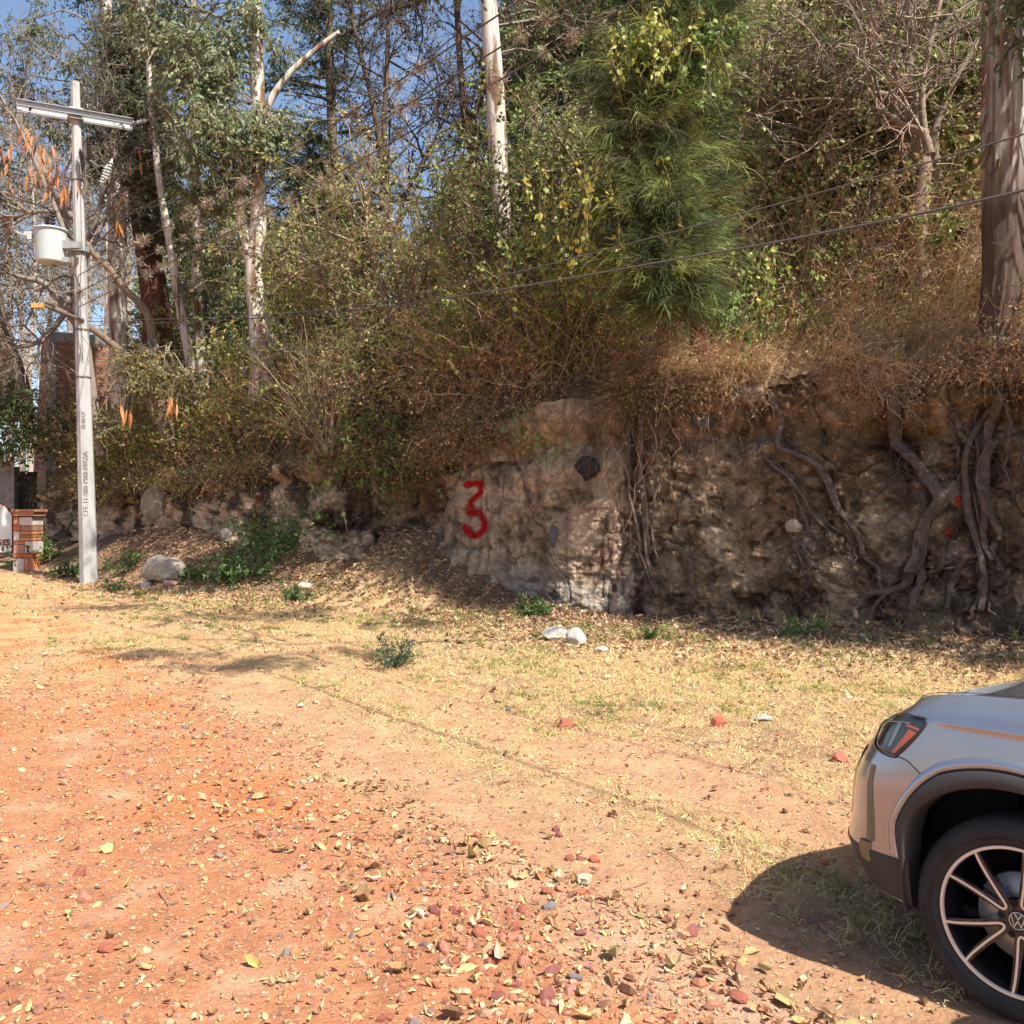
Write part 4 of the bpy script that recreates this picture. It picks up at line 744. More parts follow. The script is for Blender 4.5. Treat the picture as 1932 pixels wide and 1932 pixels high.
g=Geo(); boxg(g,c+np.array([.33,-.05,.02]),(.16,.10,.16)); boxg(g,c+np.array([.33,-.05,-.28]),(.12,.10,.10)); tobj(g,'mounting_lug',M['galv'],False)
g=Geo(); cyl(g,pc_(c[2]+.02),.175,.10,16); boxg(g,c+np.array([.47,0,.02]),(.24,.12,.12)); g.obj('transformer_bracket',M['galv'],UP)
for z in (5.35,7.0,8.35,4.4):
    g=Geo(); cyl(g,pc_(z),pr(z)*1.1,.03,16); g.obj('steel_band',M['rust'],UP)
for i in range(4):
    g=Geo(); z=6.25-i*.19; cyl(g,pc_(z)+np.array([-.20,-.08,0]),.045,.06,12); boxg(g,pc_(z)+np.array([-.15,-.05,0]),(.12,.03,.02)); g.obj('spool_insulator',M['ceram'],UP)
g=Geo(); p=curve([P19(98,500,18.6),P19(115,504,18.6),P19(138,512,18.7),P19(150,540,18.8)],20); tubes(g,p,np.full(20,.014),5)
p=curve([P19(160,300,18.75),P19(163,420,18.72),P19(160,520,18.7),P19(166,640,18.68)],30); tubes(g,p,np.full(30,.008),4)
p=curve([P19(168,262,18.75),P19(130,330,18.8),P19(104,420,18.7)],20); tubes(g,p,np.full(20,.006),4); p=curve([P19(148,570,18.8),P19(152,625,18.78),P19(166,650,18.7)],12); tubes(g,p,np.full(12,.006),4); g.obj('pole_wiring',M['cable'],UP)
g=Geo(); tubes(g,np.array([P19(78,574,18.3),P19(158,605,18.9)]),np.array([.032,.036]),8); g.obj('lamp_arm',M['rust'],UP); g=Geo(); boxg(g,P19(72,577,18.3),(.22,.14,.09)); g.obj('lamp_head',mat('amber lamp cover',(.45,.30,.09),rough=.4),UP)
def textobj(s,loc,size,rot,m,parent,name='lettering',ext=.003,bold=0,alx='LEFT'):
    cu=bpy.data.curves.new(name,'FONT'); cu.body=s; cu.size=size; cu.extrude=ext; cu.offset=bold; cu.align_x=alx
    t=bpy.data.objects.new('tmp_text',cu); COL.objects.link(t); dg=bpy.context.evaluated_depsgraph_get(); me=bpy.data.meshes.new_from_object(t.evaluated_get(dg)); bpy.data.objects.remove(t)
    me.materials.clear(); me.materials.append(m); o=bpy.data.objects.new(name,me); COL.objects.link(o); o.matrix_world=Matrix.Translation(Vector(loc))@rot.to_4x4()
    if parent: o.parent=parent; o.matrix_parent_inverse=parent.matrix_world.inverted()
    return o
fa=R(14)-np.pi/2+R(45)*1  # normal of the bright face
best=min([R(14)+np.pi/4*j+np.pi/4*1 for j in range(8)],key=lambda q_:abs(((q_-(-np.pi/2+R(28))+np.pi)%(2*np.pi))-np.pi))
fn=np.array([math.cos(best),math.sin(best),0]); tx=np.array([-fn[1],fn[0],0])
def poletext(s,z0,size,up=True):
    p=pc_(z0)+fn*(pr(z0)*.985+.004); r=np.stack([np.array([-.0147,0,1.]),-tx,fn],1); textobj(s,p-tx*(-size*.35),size,Matrix(r.tolist()),M['ink'],UP,bold=0)
poletext('CFE-11-500-1969-M/GSA',1.62,.125); poletext('28 80 LP',3.35,.10)
# ---------------------------------------------------------------- cables
def cable(pts,r,label,name='overhead_cable',group=None,n=60):
    g=Geo(); p=curve(pts,n); tubes(g,p,np.full(n,r),5,(.17,.145,.125)); o=g.obj(name,M['cable']); tag(o,label,'cable',group); return p
def plane_pts(P0,d,px):
    out=[]
    for x,y in px:
        m=(x-966)/1786; k_=(m*P0[1]-P0[0])/(d[0]-m*d[1]); Yw=P0[1]+d[1]*k_; out.append(W(x,y,Yw))
    return out
CL=[]
for i,(x0,y0,xe,lab) in enumerate(((147,520,982,'highest of three parallel brown wires sloping up from the pole to the top edge'),(147,552,1085,'middle one of three parallel brown wires sloping up from the pole'),(147,580,1200,'lowest of three parallel brown wires sloping up from the pole'))):
    A=W(x0,y0,18.9); B_=W(xe,0,8.5); mid=(A+B_)/2+np.array([0,0,-.12]); CL.append(cable([A,mid,B_,B_+(B_-A)*.5+np.array([0,0,.3]),B_+(B_-A)*1.2+np.array([0,0,1.2])],.009,lab))
LD_=np.array([.585,-.811,0])
cable(plane_pts(np.array([-8.55,18.9,0]),LD_,[(165,606),(300,609),(613,591),(921,550),(1272,490),(1500,450),(1932,359),(2700,150)]),.0070,'thick low cable sagging across the whole view from the pole to the right edge')
cable(plane_pts(np.array([-8.55,18.9,0]),LD_,[(165,600),(300,602),(613,584),(921,525),(1272,437),(1932,253),(2700,-10)]),.0045,'thin cable just above the thick low cable')
cable([W(246,238,19.45),W(275,205,18),W(330,120,15),W(413,0,12),W(640,-330,9)],.009,'thin wire rising from the right end of the crossarm to the top edge')
cable([W(40,208,18.5),W(-20,190,19.5),W(-200,150,22)],.008,'short wire leaving the left end of the crossarm')
cable([W(150,560,18.9),W(60,545,20),W(-40,530,22)],.008,'thin wire going left from the pole below the transformer')
cable([W(150,600,18.9),W(60,612,20),W(-40,620,22)],.010,'lower thin wire going left from the pole')
cable([W(170,650,18.8),W(300,664,18.8),W(470,640,18.9),W(700,610,19)],.006,'thin slack wire crossing the trunks right of the pole',n=30)
# dry air plants on the three wires
g=Geo(); P0=rng.normal(size=(46,3))*.02; PL=poly(P0,rng.normal(size=(46,3)),.11,4,.9,0); tubes(g,PL,np.linspace(.0035,.0015,5)[None].repeat(46,0),3,palette(46,[(.27,.22,.17),(.20,.16,.12),(.34,.29,.22)])); me=g.mesh('air_plant',M['twig'])
for p in CL:
    vis=[q_ for q_ in p if (966-(q_[2]-CH)/q_[1]*1786)>-20 and q_[1]>3]
    for j in range(22):
        i=rng.integers(0,len(vis)-1); f=rng.random(); c=vis[i]*(1-f)+vis[i+1]*f
        o=bpy.data.objects.new('air_plant',me); COL.objects.link(o); o.location=c; o.rotation_euler=tuple(rng.random(3)*6); s=.5+.9*rng.random(); o.scale=(s,s,s); tag(o,'small dry tangled air plant clinging to a sloping overhead wire','air plant','dry air plants on the three sloping wires')
# ---------------------------------------------------------------- brick house, gate, sign
def brickmat(name,sc=1):
    m=bpy.data.materials.new(name); m.use_nodes=True; nt=m.node_tree; L=nt.links; b=nt.nodes['Principled BSDF']; b.inputs['Roughness'].default_value=.95
    tc=N(nt,'ShaderNodeTexCoord'); mp=N(nt,'ShaderNodeMapping'); mp.inputs['Rotation'].default_value=(R(90),0,0); L.new(tc.outputs['Object'],mp.inputs[0])
    br=N(nt,'ShaderNodeTexBrick'); br.inputs['Scale'].default_value=1; br.inputs['Brick Width'].default_value=.28; br.inputs['Row Height'].default_value=.085; br.inputs['Mortar Size'].default_value=.012
    br.inputs['Color1'].default_value=(.22,.085,.05,1); br.inputs['Color2'].default_value=(.28,.13,.075,1); br.inputs['Mortar'].default_value=(.22,.17,.14,1); br.inputs['Bias'].default_value=-.1
    L.new(mp.outputs[0],br.inputs[0]); no=N(nt,'ShaderNodeTexNoise'); no.inputs['Scale'].default_value=5; no.inputs['Detail'].default_value=6; L.new(tc.outputs['Object'],no.inputs[0])
    mx=N(nt,'ShaderNodeMixRGB',blend_type='MULTIPLY'); mx.inputs[0].default_value=.8; L.new(br.outputs[0],mx.inputs[1]); L.new(no.outputs[0],mx.inputs[2]); ml=N(nt,'ShaderNodeVectorMath',operation='SCALE'); ml.inputs['Scale'].default_value=1.5; L.new(mx.outputs[0],ml.inputs[0]); L.new(ml.outputs[0],b.inputs['Base Color'])
    bp=N(nt,'ShaderNodeBump'); bp.inputs['Strength'].default_value=.6; bp.inputs['Distance'].default_value=.02; L.new(br.outputs['Fac'],bp.inputs['Height']); bp.invert=True; L.new(bp.outputs[0],b.inputs['Normal']); return m
M['brick']=brickmat('rough red brick')
a=W(106,800,26.5); b=W(262,800,27.5); zt_=1.7+(966-650)/1786*27; H_=empty('brick_house',(a[0],a[1],3.0),'unfinished red brick house with a grey concrete beam, standing behind the trees left','building')
def wallbox(g,x0,y0,x1,y1,z0,z1,th=.2):
    d=np.array([x1-x0,y1-y0,0]); L=np.linalg.norm(d); d/=L; n=np.array([-d[1],d[0],0]); boxg(g,((x0+x1)/2+n[0]*th/2,(y0+y1)/2+n[1]*th/2,(z0+z1)/2),(L,th,z1-z0),rot=np.stack([d,n,np.array([0,0,1])],1))
g=Geo(); wallbox(g,a[0],a[1],b[0],b[1],2.2,zt_,.2); wallbox(g,b[0],b[1],b[0]+.5,b[1]+5,2.2,zt_,.2); g.obj('brick_wall',M['brick'],H_)
M['oldc']=mat('stained concrete',(.22,.215,.20),rough=.95,nscale=6,namt=.35,bump=.5,bscale=12)
c0=W(88,800,26.4); g=Geo(); wallbox(g,c0[0],c0[1],a[0]-.004,a[1]-.004,2.2,zt_+.0,.3); wallbox(g,c0[0],c0[1]-.02,b[0],b[1]-.02,zt_+.004,zt_+.27,.3); g.obj('concrete_beam',M['oldc'],H_)
g=Geo(); t0=W(66,640,26.8); x0,y0=c0[0]-.006,c0[1]; w0_=W(56,800,26.8)[0]
V=[(x0,y0,2.2),(x0,y0,zt_+.25),(t0[0],t0[1]+.4,zt_+.2),(w0_-.15,t0[1]+.4,2.2),(x0,y0+.4,2.2),(x0,y0+.4,zt_+.25),(t0[0],t0[1]+.9,zt_+.2),(w0_-.15,t0[1]+.9,2.2)]
g.add(V,[(0,1,2,3),(4,7,6,5),(1,5,6,2),(3,2,6,7),(0,4,5,1)]); g.obj('buttress',M['brick'],H_)
# gate
GT=empty('entrance_gate',tuple(W(48,985,25)),'black barred metal gate between two grey posts at the left edge','gate')
def vbox(g,x0,x1,y0,y1,Y,th,C=(.5,.5,.5)):
    A=W(x0,y0,Y); B=W(x1,y1,Y); boxg(g,((A[0]+B[0])/2,Y+th/2,(A[2]+B[2])/2),(abs(B[0]-A[0]),th,abs(A[2]-B[2])),C)
M['iron']=mat('black iron',(.02,.02,.02),rough=.5)
g=Geo()
for i in range(13): vbox(g,28+i*3.2,29.3+i*3.2,898,1000,25.1,.02)
vbox(g,27,69,900,903,25.07,.03); vbox(g,27,69,990,994,25.07,.03); g.obj('bars',M['iron'],GT)
for x0,x1,y0 in ((8,26.5,880),(70,86,888)):
    g=Geo(); vbox(g,x0,x1,y0,1010,24.9,.3); g.obj('gate_post',M['oldc'],GT)
g=Geo(); vbox(g,24,72,890,1005,26.2,.06); g.obj('dark_infill',mat('near black fill',(.012,.011,.010),rough=.9),GT)  # near-black sheet set back behind the bars
g=Geo(); vbox(g,-30,8,870,1005,25.2,.25); vbox(g,86,104,940,1005,25.6,.3); g.obj('side_wall',M['oldc'],GT)
# sign
SY=21.8
SG=empty('entrance_sign',tuple(W(10,1080,SY)),'white arched board with dark red letters beside a stone pillar at the left edge','sign')
def zz_(y): return 1.7-(y-966)/1786*SY
def xx_(x): return (x-966)/1786*SY
prof_=[(22.5,1042),(22.5,975),(20,968),(14,963),(8,955),(0,951),(-10,949),(-30,949),(-60,951),(-68,955),(-74,963),(-80,968),(-83,975),(-83,1042)]
def panel(g,pf,y,th):
    n=len(pf); F=np.array([(xx_(a),y,zz_(b)) for a,b in pf]); c=F.mean(0); V=np.vstack([F,F+np.array([0,th,0]),c]); T=[(i,(i+1)%n,2*n) for i in range(n)]; Q=[(i,i+n,(i+1)%n+n,(i+1)%n) for i in range(n)]; g.add(V,Q,T)
g=Geo(); panel(g,[(a+1.2*np.sign(a+30),b+(1.5 if b>1000 else -1.5)) for a,b in prof_],SY,.10); g.obj('border',mat('maroon paint',(.10,.018,.015),rough=.7),SG)
g=Geo(); panel(g,prof_,SY-.012,.05); g.obj('board',mat('off white sign paint',(.60,.64,.62),rough=.7,nscale=3,namt=.15),SG)
rx=Matrix.Rotation(R(90),3,'X'); M['maroon']=mat('maroon lettering',(.11,.015,.015),rough=.7)
textobj('NES',(xx_(19.5),SY-.02,zz_(1028.5)),.19,rx,M['maroon'],SG,ext=.004,bold=.006,alx='RIGHT'); textobj('S.',(xx_(9.5),SY-.02,zz_(1037)),.11,rx,M['maroon'],SG,ext=.004,bold=.004,alx='RIGHT'); textobj('.',(xx_(4),SY-.02,zz_(1039.5)),.11,rx,M['maroon'],SG,ext=.004,bold=.006)
PI=empty('stone_pillar',tuple(W(42,1078,SY-.2)),'short pillar of pale stones and red bricks with a moulded brick cap','pillar')
M['mix']=mat('rough masonry',rough=.9,nscale=14,namt=.25,bump=.5,bscale=25)
g=Geo(); WS=(.50,.45,.42); BR=(.42,.13,.055); BR2=(.50,.21,.09); MO=(.25,.19,.16)
vbox(g,25,61,975,1080,SY-.31,.42,MO)
for x0,x1,y0,y1,C in ((25.5,34,977,989,BR2),(36,60.5,976,991,WS),(25.5,38,990.5,1001,BR),(39,60.5,992.5,1001.5,(.30,.16,.11)),(25.5,36,1003,1020,WS),(37.5,60.5,1003,1008,BR2),(37.5,60.5,1009.5,1014,(.30,.15,.06)),(37.5,60.5,1015,1020,BR2),(25.5,45,1022,1026,BR2),(25.5,45,1027.5,1044,(.36,.20,.15)),(46.5,61,1022,1043,WS),(24.5,61.5,1045.5,1052,BR),(24.5,44.5,1054,1078,WS),(46,52,1054,1078,BR2),(53.5,57,1059,1078,(.45,.2,.13)),(58,62,1054,1078,BR2)): vbox(g,x0,x1,y0,y1,SY-.345,.5,C)
g.obj('masonry',M['mix'],PI); g=Geo()
for x0,x1,y0,y1 in ((20,64,961,965),(21,63,965.3,968),(24,62,968.3,971),(22.5,63,971.3,973.5)): vbox(g,x0,x1,y0,y1,SY-.40-(.04 if y0<965.2 else 0),.56 if y0>965 else .62,(.40,.19,.11))
g.obj('cap',M['mix'],PI)
# ---------------------------------------------------------------- rocks
def onground(x,y,extra=0):
    m=(x-966)/1786; q_=(y-966)/1786; Yv=np.arange(2.5,26,.02); z=Gz(m*Yv,Yv); err=CH-q_*Yv-z; i=np.where(err<0)[0]; i=i[0] if len(i) else len(Yv)-1; return np.array([m*Yv[i],Yv[i],z[i]])
def rk(x,y,wpx,hpx,C,label,seed,name='rock',onb=False,group=None,sub=4):
    c=onbank(x,y,.0) if onb else onground(x,y+hpx*.35)
    s=c[1]/1786; g=Geo(); r=(wpx/2*s*1.12,wpx/2*s*.8,hpx/2*s*1.15)
    rock(g,(0,0,0),r,seed,sub,C); o=g.obj(name,M['rock'],smooth=False); o.location=c if onb else c+np.array([0,0,hpx*s*.28]); tag(o,label,'rock',group); return o
GRY=(.36,.33,.29); DGR=(.10,.105,.11); RS=(.33,.115,.075)
rk(312,1072,78,56,(.33,.29,.23),'large pale boulder on the leaf slope right of the pole',3,'boulder')
rk(274,1103,20,16,(.62,.58,.54),'small white rock in front of the boulder',4)
rk(322,1102,26,14,(.45,.26,.2),'low pinkish stone at the boulder foot',5)
rk(573,1105,26,16,(.50,.38,.28),'tan stone in weeds below the shaded slope',6)
rk(1049,1197,52,30,(.50,.46,.40),'pale rock in dry grass, left of a pair below the pale face',7); rk(1085,1203,36,36,(.40,.37,.34),'grey rock, right of the pair below the pale face',8)
rk(1325,795,42,36,DGR,'dark smooth stone embedded high in the bank under the casuarina',9,'embedded_stone',True)
rk(1108,885,44,46,(.045,.04,.04),'black rock stuck in the pale face beside a trailing vine',10,'embedded_stone',True)
rk(1045,1007,20,46,(.12,.115,.11),'thin tilted grey slab embedded in the pale face',11,'embedded_stone',True)
rk(1500,1138,100,56,(.30,.235,.185),'big tan cracked block at the foot of the brown bank',12,'rock'); rk(1562,1135,44,48,(.28,.22,.175),'squat tan block beside the big cracked block',13); rk(1660,1140,70,56,(.37,.30,.24),'pale block gripped by the coiled roots',14)
rk(1230,1128,22,34,(.30,.26,.23),'upright grey stone at the foot of the root bundle',15); rk(1205,1148,54,18,(.30,.285,.28),'flat grey slab lying under the pale face',16)
rk(1498,995,32,26,(.36,.29,.22),'pale lump sticking out above the tuft of rootlets',17,'embedded_stone',True); rk(945,855,38,44,(.33,.24,.17),'rounded tan boulder embedded above the painted number',18,'embedded_stone',True)
rk(1067,1366,30,20,RS,'single reddish stone in straw grass centre right',19); rk(1357,1362,28,26,(.42,.13,.08),'red stone in dry grass left of the car bonnet',20); rk(1440,1355,30,14,GRY,'flat pale stone left of the car bonnet',21); rk(1135,1225,24,12,GRY,'small grey stone in the leaf litter by the pale face',22)
rk(1585,1430,28,24,(.38,.13,.09),'red stone beside the green tufts near the headlight',23)
rk(430,1010,30,30,(.19,.165,.14),'grey stone low on the left bank',25,'embedded_stone',True); rk(300,950,60,70,(.27,.23,.18),'pale outcrop in the left bank above the boulder',26,'embedded_stone',True); rk(1415,745,60,30,(.25,.20,.15),'wide tan rock under the dry grass lip',27,'embedded_stone',True)
# loose red stones in the near gravel
def place(n,x0,x1,y0,y1): return np.stack([x0+(x1-x0)*rng.random(n),y0+(y1-y0)*rng.random(n)],1)
pts=np.vstack([place(70,720,1130,1560,1932),place(10,60,700,1500,1932),place(8,1050,1500,1750,1932),place(8,500,1000,1300,1560),place(20,800,1000,1700,1900)])
protos=[]
for i in range(8):
    g=Geo(); rock(g,(0,0,0),(1,.8,.65),40+i,2,[RS,(.42,.15,.08),(.26,.10,.085),(.40,.18,.12),(.20,.17,.17)][i%5]); protos.append(g.mesh('red_stone',M['rock'],False))
for i,(x,y) in enumerate(pts):
    c=onground(x,y); o=bpy.data.objects.new('gravel_stone',protos[int(rng.integers(8))]); COL.objects.link(o); s=.012+.032*rng.random()**2; o.scale=(s*(.8+.5*rng.random()),s,s*(.8+.4*rng.random())); o.rotation_euler=(rng.random()*.5,rng.random()*.5,rng.random()*6.28); o.location=c+np.array([0,0,s*.22]); tag(o,'fist sized or smaller angular stone lying loose in the red gravel','stone','loose stones in the red gravel')
# ---------------------------------------------------------------- ground scatter
def spots(n,Y0=2.0,Y1=19.,p=1.6,pad=2.2):
    n=int(n*(1.22 if Y1<13 else 1.08))
    Yv=Y0+(Y1-Y0)*rng.random(n)**p; x=(rng.random(n)*2-1)*(.56*Yv+pad); return x,Yv
def qf(x,y):
    P=np.stack([x,y,0*x],-1); return .84*x+.54*y+.5*(fbm(P*.7,4,11)-.5)+.25*(fbm(P*3,4,12)-.5)
CAR=lambda x,y:(np.abs((x-CO_[0])*-.719+(y-CO_[1])*-.695)<.93)&(((x-CO_[0])*-.695+(y-CO_[1])*.719)<.5)&(np.hypot(x-1.66,y-3.13)<.42)
CO_=(2.293,3.742)
def clear(x,y): return ~(np.hypot(x-1.72,y-3.18)<.20)
# gravel chips
V1,T1=ico(1); V1=V1*np.array([1,.85,.65])
def chips(n,Y0,Y1,smin,smax,p,dens,name,cols,sp=1.6):
    x,y=spots(n,Y0,Y1,sp); q_=qf(x,y); k_=(rng.random(len(x))<dens(q_,x,y))&clear(x,y)&(y<fY(x)+.1); x,y=x[k_],y[k_]; m=len(x); z=Gz(x,y)
    s=smin+(smax-smin)*rng.random(m)**p; A=rng.normal(size=(m,3,3)); Qm,_=np.linalg.qr(A); Vv=np.einsum('mij,kj->mki',Qm,V1)*(1+.35*(rng.random((m,len(V1),1))-.5)); Vv[...,2]*=.7
    Vv=Vv*s[:,None,None]+np.stack([x,y,z+s*.15],1)[:,None]
    g=Geo(); g.add(Vv,None,(T1[None]+np.arange(m)[:,None,None]*len(V1)).reshape(-1,3),np.repeat(palette(m,cols,var=.35,hue=.02),len(V1),0)); o=g.obj(name,M['rock']); tag(o,kind='stuff')
GC=[(.48,.20,.11),(.40,.15,.085),(.30,.14,.10),(.54,.27,.16),(.42,.24,.16),(.20,.15,.14),(.46,.19,.10)]
chips(42000,2.2,9,.003,.014,2.0,lambda q,x,y:np.where(q<2.35,.9,.22),'gravel',GC,1.3)
chips(9000,2.2,10,.010,.034,2.6,lambda q,x,y:np.where(q<2.35,.25+.75*np.exp(-((q-1.9)/.45)**2),.05),'coarse_gravel',GC,1.2)
chips(2200,8,17,.012,.06,2.5,lambda q,x,y:sstep(fY(x)-y,3.0,.5),'bank_rubble',[(.30,.25,.20),(.22,.17,.13),(.38,.33,.28)],1)
# pebbles set in the earth face
pk=np.where((TT>.05)&(TT<.97)&(rng.random(TT.shape)<np.where(Xw>2.0,.045,.012))&(Xw>-9)&(Xw<7.5))
pk=pk if len(pk)==2 else pk; Pp=Cf[pk]; m=len(Pp); s_=.005+.024*rng.random(m)**5; A=rng.normal(size=(m,3,3)); Qm,_=np.linalg.qr(A); Vv=np.einsum('mij,kj->mki',Qm,V1)*(1+.3*(rng.random((m,len(V1),1))-.5)); Vv=Vv*s_[:,None,None]+(Pp+ON[pk[0]]*(s_*.25)[:,None])[:,None]
g=Geo(); g.add(Vv,None,(T1[None]+np.arange(m)[:,None,None]*len(V1)).reshape(-1,3),np.repeat(np.clip(c_bank[pk]*1.15+.03*rng.normal(size=(m,1)),.03,1)*(.7+.7*rng.random((m,1))),len(V1),0)); o=g.obj('embedded_pebbles',M['rock']); tag(o,kind='stuff')
# fallen leaves
def litter(n,Y0,Y1,dens,name,L0,L1,cols,sp=1.5,lift=.3,wts=None,wr=(.25,.5)):
    x,y=spots(n,Y0,Y1,sp); q_=qf(x,y); k_=(rng.random(len(x))<dens(q_,x,y))&clear(x,y)&(y<fY(x)-.02); x,y=x[k_],y[k_]; m=len(x); z=Gz(x,y)
    L=L0+(L1-L0)*rng.random(m)**1.6; Wd=L*(wr[0]+(wr[1]-wr[0])*rng.random(m)); a=rng.random(m)*6.28; D=np.stack([np.cos(a),np.sin(a),rng.normal(size=m)*lift*.6],1); D=nrm(D); S_=nrm(np.stack([-np.sin(a),np.cos(a),rng.normal(size=m)*lift],1)); U=np.cross(D,S_)
    cur=(rng.random(m)-.3)*.9*L; fo=(rng.random(m)-.25)*.9*Wd; Wd=Wd*(.6+.8*rng.random(m)); P=np.stack([x,y,z+.004+.25*L*lift*rng.random(m)],1)
    f=lambda t,w_,u:P+D*((t-.5)*L)[:,None]+S_*(w_*Wd)[:,None]+U*u[:,None]
    Vv=np.stack([f(0,0,cur),f(.3,.45,fo+cur*.2),f(.3,0,cur*.2),f(.3,-.45,fo+cur*.2),f(.7,.38,fo),f(.7,0,0*cur),f(.7,-.38,fo),f(1.,0,cur*1.1)],1); b_=np.arange(m)[:,None]*8
    g=Geo(); C=palette(m,cols,wts,.22); T=np.concatenate([b_+np.array(t_) for t_ in ((0,1,2),(0,2,3),(7,5,4),(7,6,5))]); Q=np.concatenate([b_+np.array(t_) for t_ in ((1,4,5,2),(2,5,6,3))])
    g.add(Vv,Q,T,np.repeat(C,8,0)); o=g.obj(name,M['dryleaf']); tag(o,kind='stuff')
LC=[(.47,.32,.16),(.53,.39,.21),(.40,.24,.115),(.56,.44,.27),(.30,.165,.085),(.44,.31,.155),(.24,.13,.075)]
far=lambda q,x,y:sstep(fY(x)-y,4.5,1.5)
litter(30000,2.2,12,lambda q,x,y:np.clip(.10-.07*np.exp(-((q-2.9)/.2)**2)+.75*np.exp(-((q-2.45)/.16)**2)+.35*np.exp(-((q-1.7)/.6)**2)+.25*(q>4.3)+.16*np.exp(-((q-3.5)/.4)**2)+.25*sstep(y,6.5,9)*(q<2.4),0,1),'fallen_leaves',.02,.06,LC,1.35,.45)
litter(5200,2.2,6,lambda q,x,y:np.clip(.04+.8*np.exp(-((q-2.45)/.13)**2)+.22*np.exp(-((q-1.8)/.5)**2),0,1),'large_fallen_leaves',.045,.10,LC,1.2,.6,wr=(.25,.65))
litter(20000,2.2,8,lambda q,x,y:np.clip(.25+.5*np.exp(-((q-2.3)/.5)**2),0,1),'leaf_fragments',.010,.032,LC,1.3,.6,wr=(.5,1.))
litter(60000,8,20,lambda q,x,y:np.clip(.02+.95*far(q,x,y)*(q>3),0,1),'leaf_litter',.05,.12,[(.42,.25,.14),(.54,.37,.23),(.28,.155,.09),(.62,.46,.31),(.20,.12,.075)],.9,.5)
litter(26000,13,21,lambda q,x,y:np.where(fY(x)-y<2.6,1,.05),'slope_litter',.06,.14,[(.46,.28,.15),(.55,.38,.23),(.33,.19,.11),(.24,.15,.09)],.9,.5)
litter(46000,6,20,lambda q,x,y:np.where(q<4.6,sstep(y,6,9)*.8,.5),'straw_bits',.02,.06,[(.62,.46,.24),(.70,.55,.32),(.52,.36,.18)],1.1,.25,wr=(.08,.2))
litter(34000,2.2,8,lambda q,x,y:np.clip(.25*(q<2.4)+.9*np.exp(-((q-3.5)/.5)**2)+.5*(q>4.2)+.12,0,1),'straw_chaff',.008,.035,[(.66,.50,.27),(.72,.57,.34),(.50,.34,.18)],1.3,.25,wr=(.08,.2))
# grass
def grass(n,Y0,Y1,dens,name,h0,h1,cols,sp=1.3,flat=1.1,wd=.0022,wts=None,tuft=None):
    x,y=spots(n,Y0,Y1,sp); q_=qf(x,y); k_=(rng.random(len(x))<dens(q_,x,y))&clear(x,y)&(y<fY(x)-.05); x,y=x[k_],y[k_]
    if tuft: x=np.repeat(x,tuft)+rng.normal(size=len(x)*tuft)*.025; y=np.repeat(y,tuft)+rng.normal(size=len(y)*tuft)*.025
    m=len(x); z=Gz(x,y); D=rng.normal(size=(m,3))*flat; D[:,2]=.5+rng.random(m); h=h0+(h1-h0)*rng.random(m)**1.5; PL=poly(np.stack([x,y,z],1),D,h,3,.5,.7)
    dist=np.maximum(y,2.5); S_=nrm(np.cross(PL[:,1]-PL[:,0],rng.normal(size=(m,3))))*(wd*(.5+dist/8))[:,None]
    V=np.stack([PL[:,0]-S_,PL[:,0]+S_,PL[:,1]-S_*.8,PL[:,1]+S_*.8,PL[:,2]-S_*.55,PL[:,2]+S_*.55,PL[:,3]],1); b_=np.arange(m)[:,None]*7
    g=Geo(); g.add(V,np.concatenate([b_+np.array((0,1,3,2)),b_+np.array((2,3,5,4))]),b_+np.array((4,5,6)),np.repeat(palette(m,cols,wts,.2),7,0)); o=g.obj(name,M['grass']); tag(o,kind='stuff')
SG_=[(.62,.47,.22),(.70,.55,.30),(.50,.36,.16),(.56,.46,.20)]; GG=[(.20,.25,.07),(.28,.31,.09),(.14,.18,.05),(.40,.38,.15)]
gn_=lambda x,y:fbm(np.stack([x,y,0*x],-1)*1.1,3,91)
strip=lambda q,x,y:np.exp(-((q-3.5)/.27)**2)*sstep(gn_(x,y),.3,.5)*sstep(y,11,8)
verge=lambda q,x,y:sstep(q,4.35,4.7)*(.35+.65*sstep(gn_(x,y),.35,.55))
grass(80000,2.6,11,lambda q,x,y:np.clip(strip(q,x,y)+verge(q,x,y)*.8,0,1),'dry_grass',.03,.09,SG_,1.15)
grass(70000,7,19,lambda q,x,y:np.clip(sstep(q,3.6,4.6)+.55*sstep(y,9,11)*sstep(q,.5,3),0,1)*sstep(fY(x)-y,.2,1.6),'verge_grass',.03,.10,SG_,1.0,wts=None)
grass(9000,4,18,lambda q,x,y:np.clip(sstep(gn_(x+7,y),.52,.66)*((q>4.3)+.5*strip(q,x,y)+.8*(y>11)*(q>1.5)),0,1),'green_grass',.04,.11,GG,.95,tuft=12)
grass(1500,11,17,lambda q,x,y:np.clip((x<2.5)*sstep(fY(x)-y,.3,1.)*sstep(fY(x)-y,4,2.2),0,1),'shaded_grass',.06,.16,GG,.9,tuft=16)
grass(700,2.6,5,lambda q,x,y:np.clip((q>3.0)*(q<4.6)*(x>.9),0,1)*1.,'grass_under_car',.05,.12,SG_,1.,tuft=14)
grass(500,11,14,lambda q,x,y:np.clip((x>3)*sstep(fY(x)-y,.7,.1),0,1),'bank_foot_grass',.12,.32,GG+SG_[:2],1.,flat=.4,tuft=14)
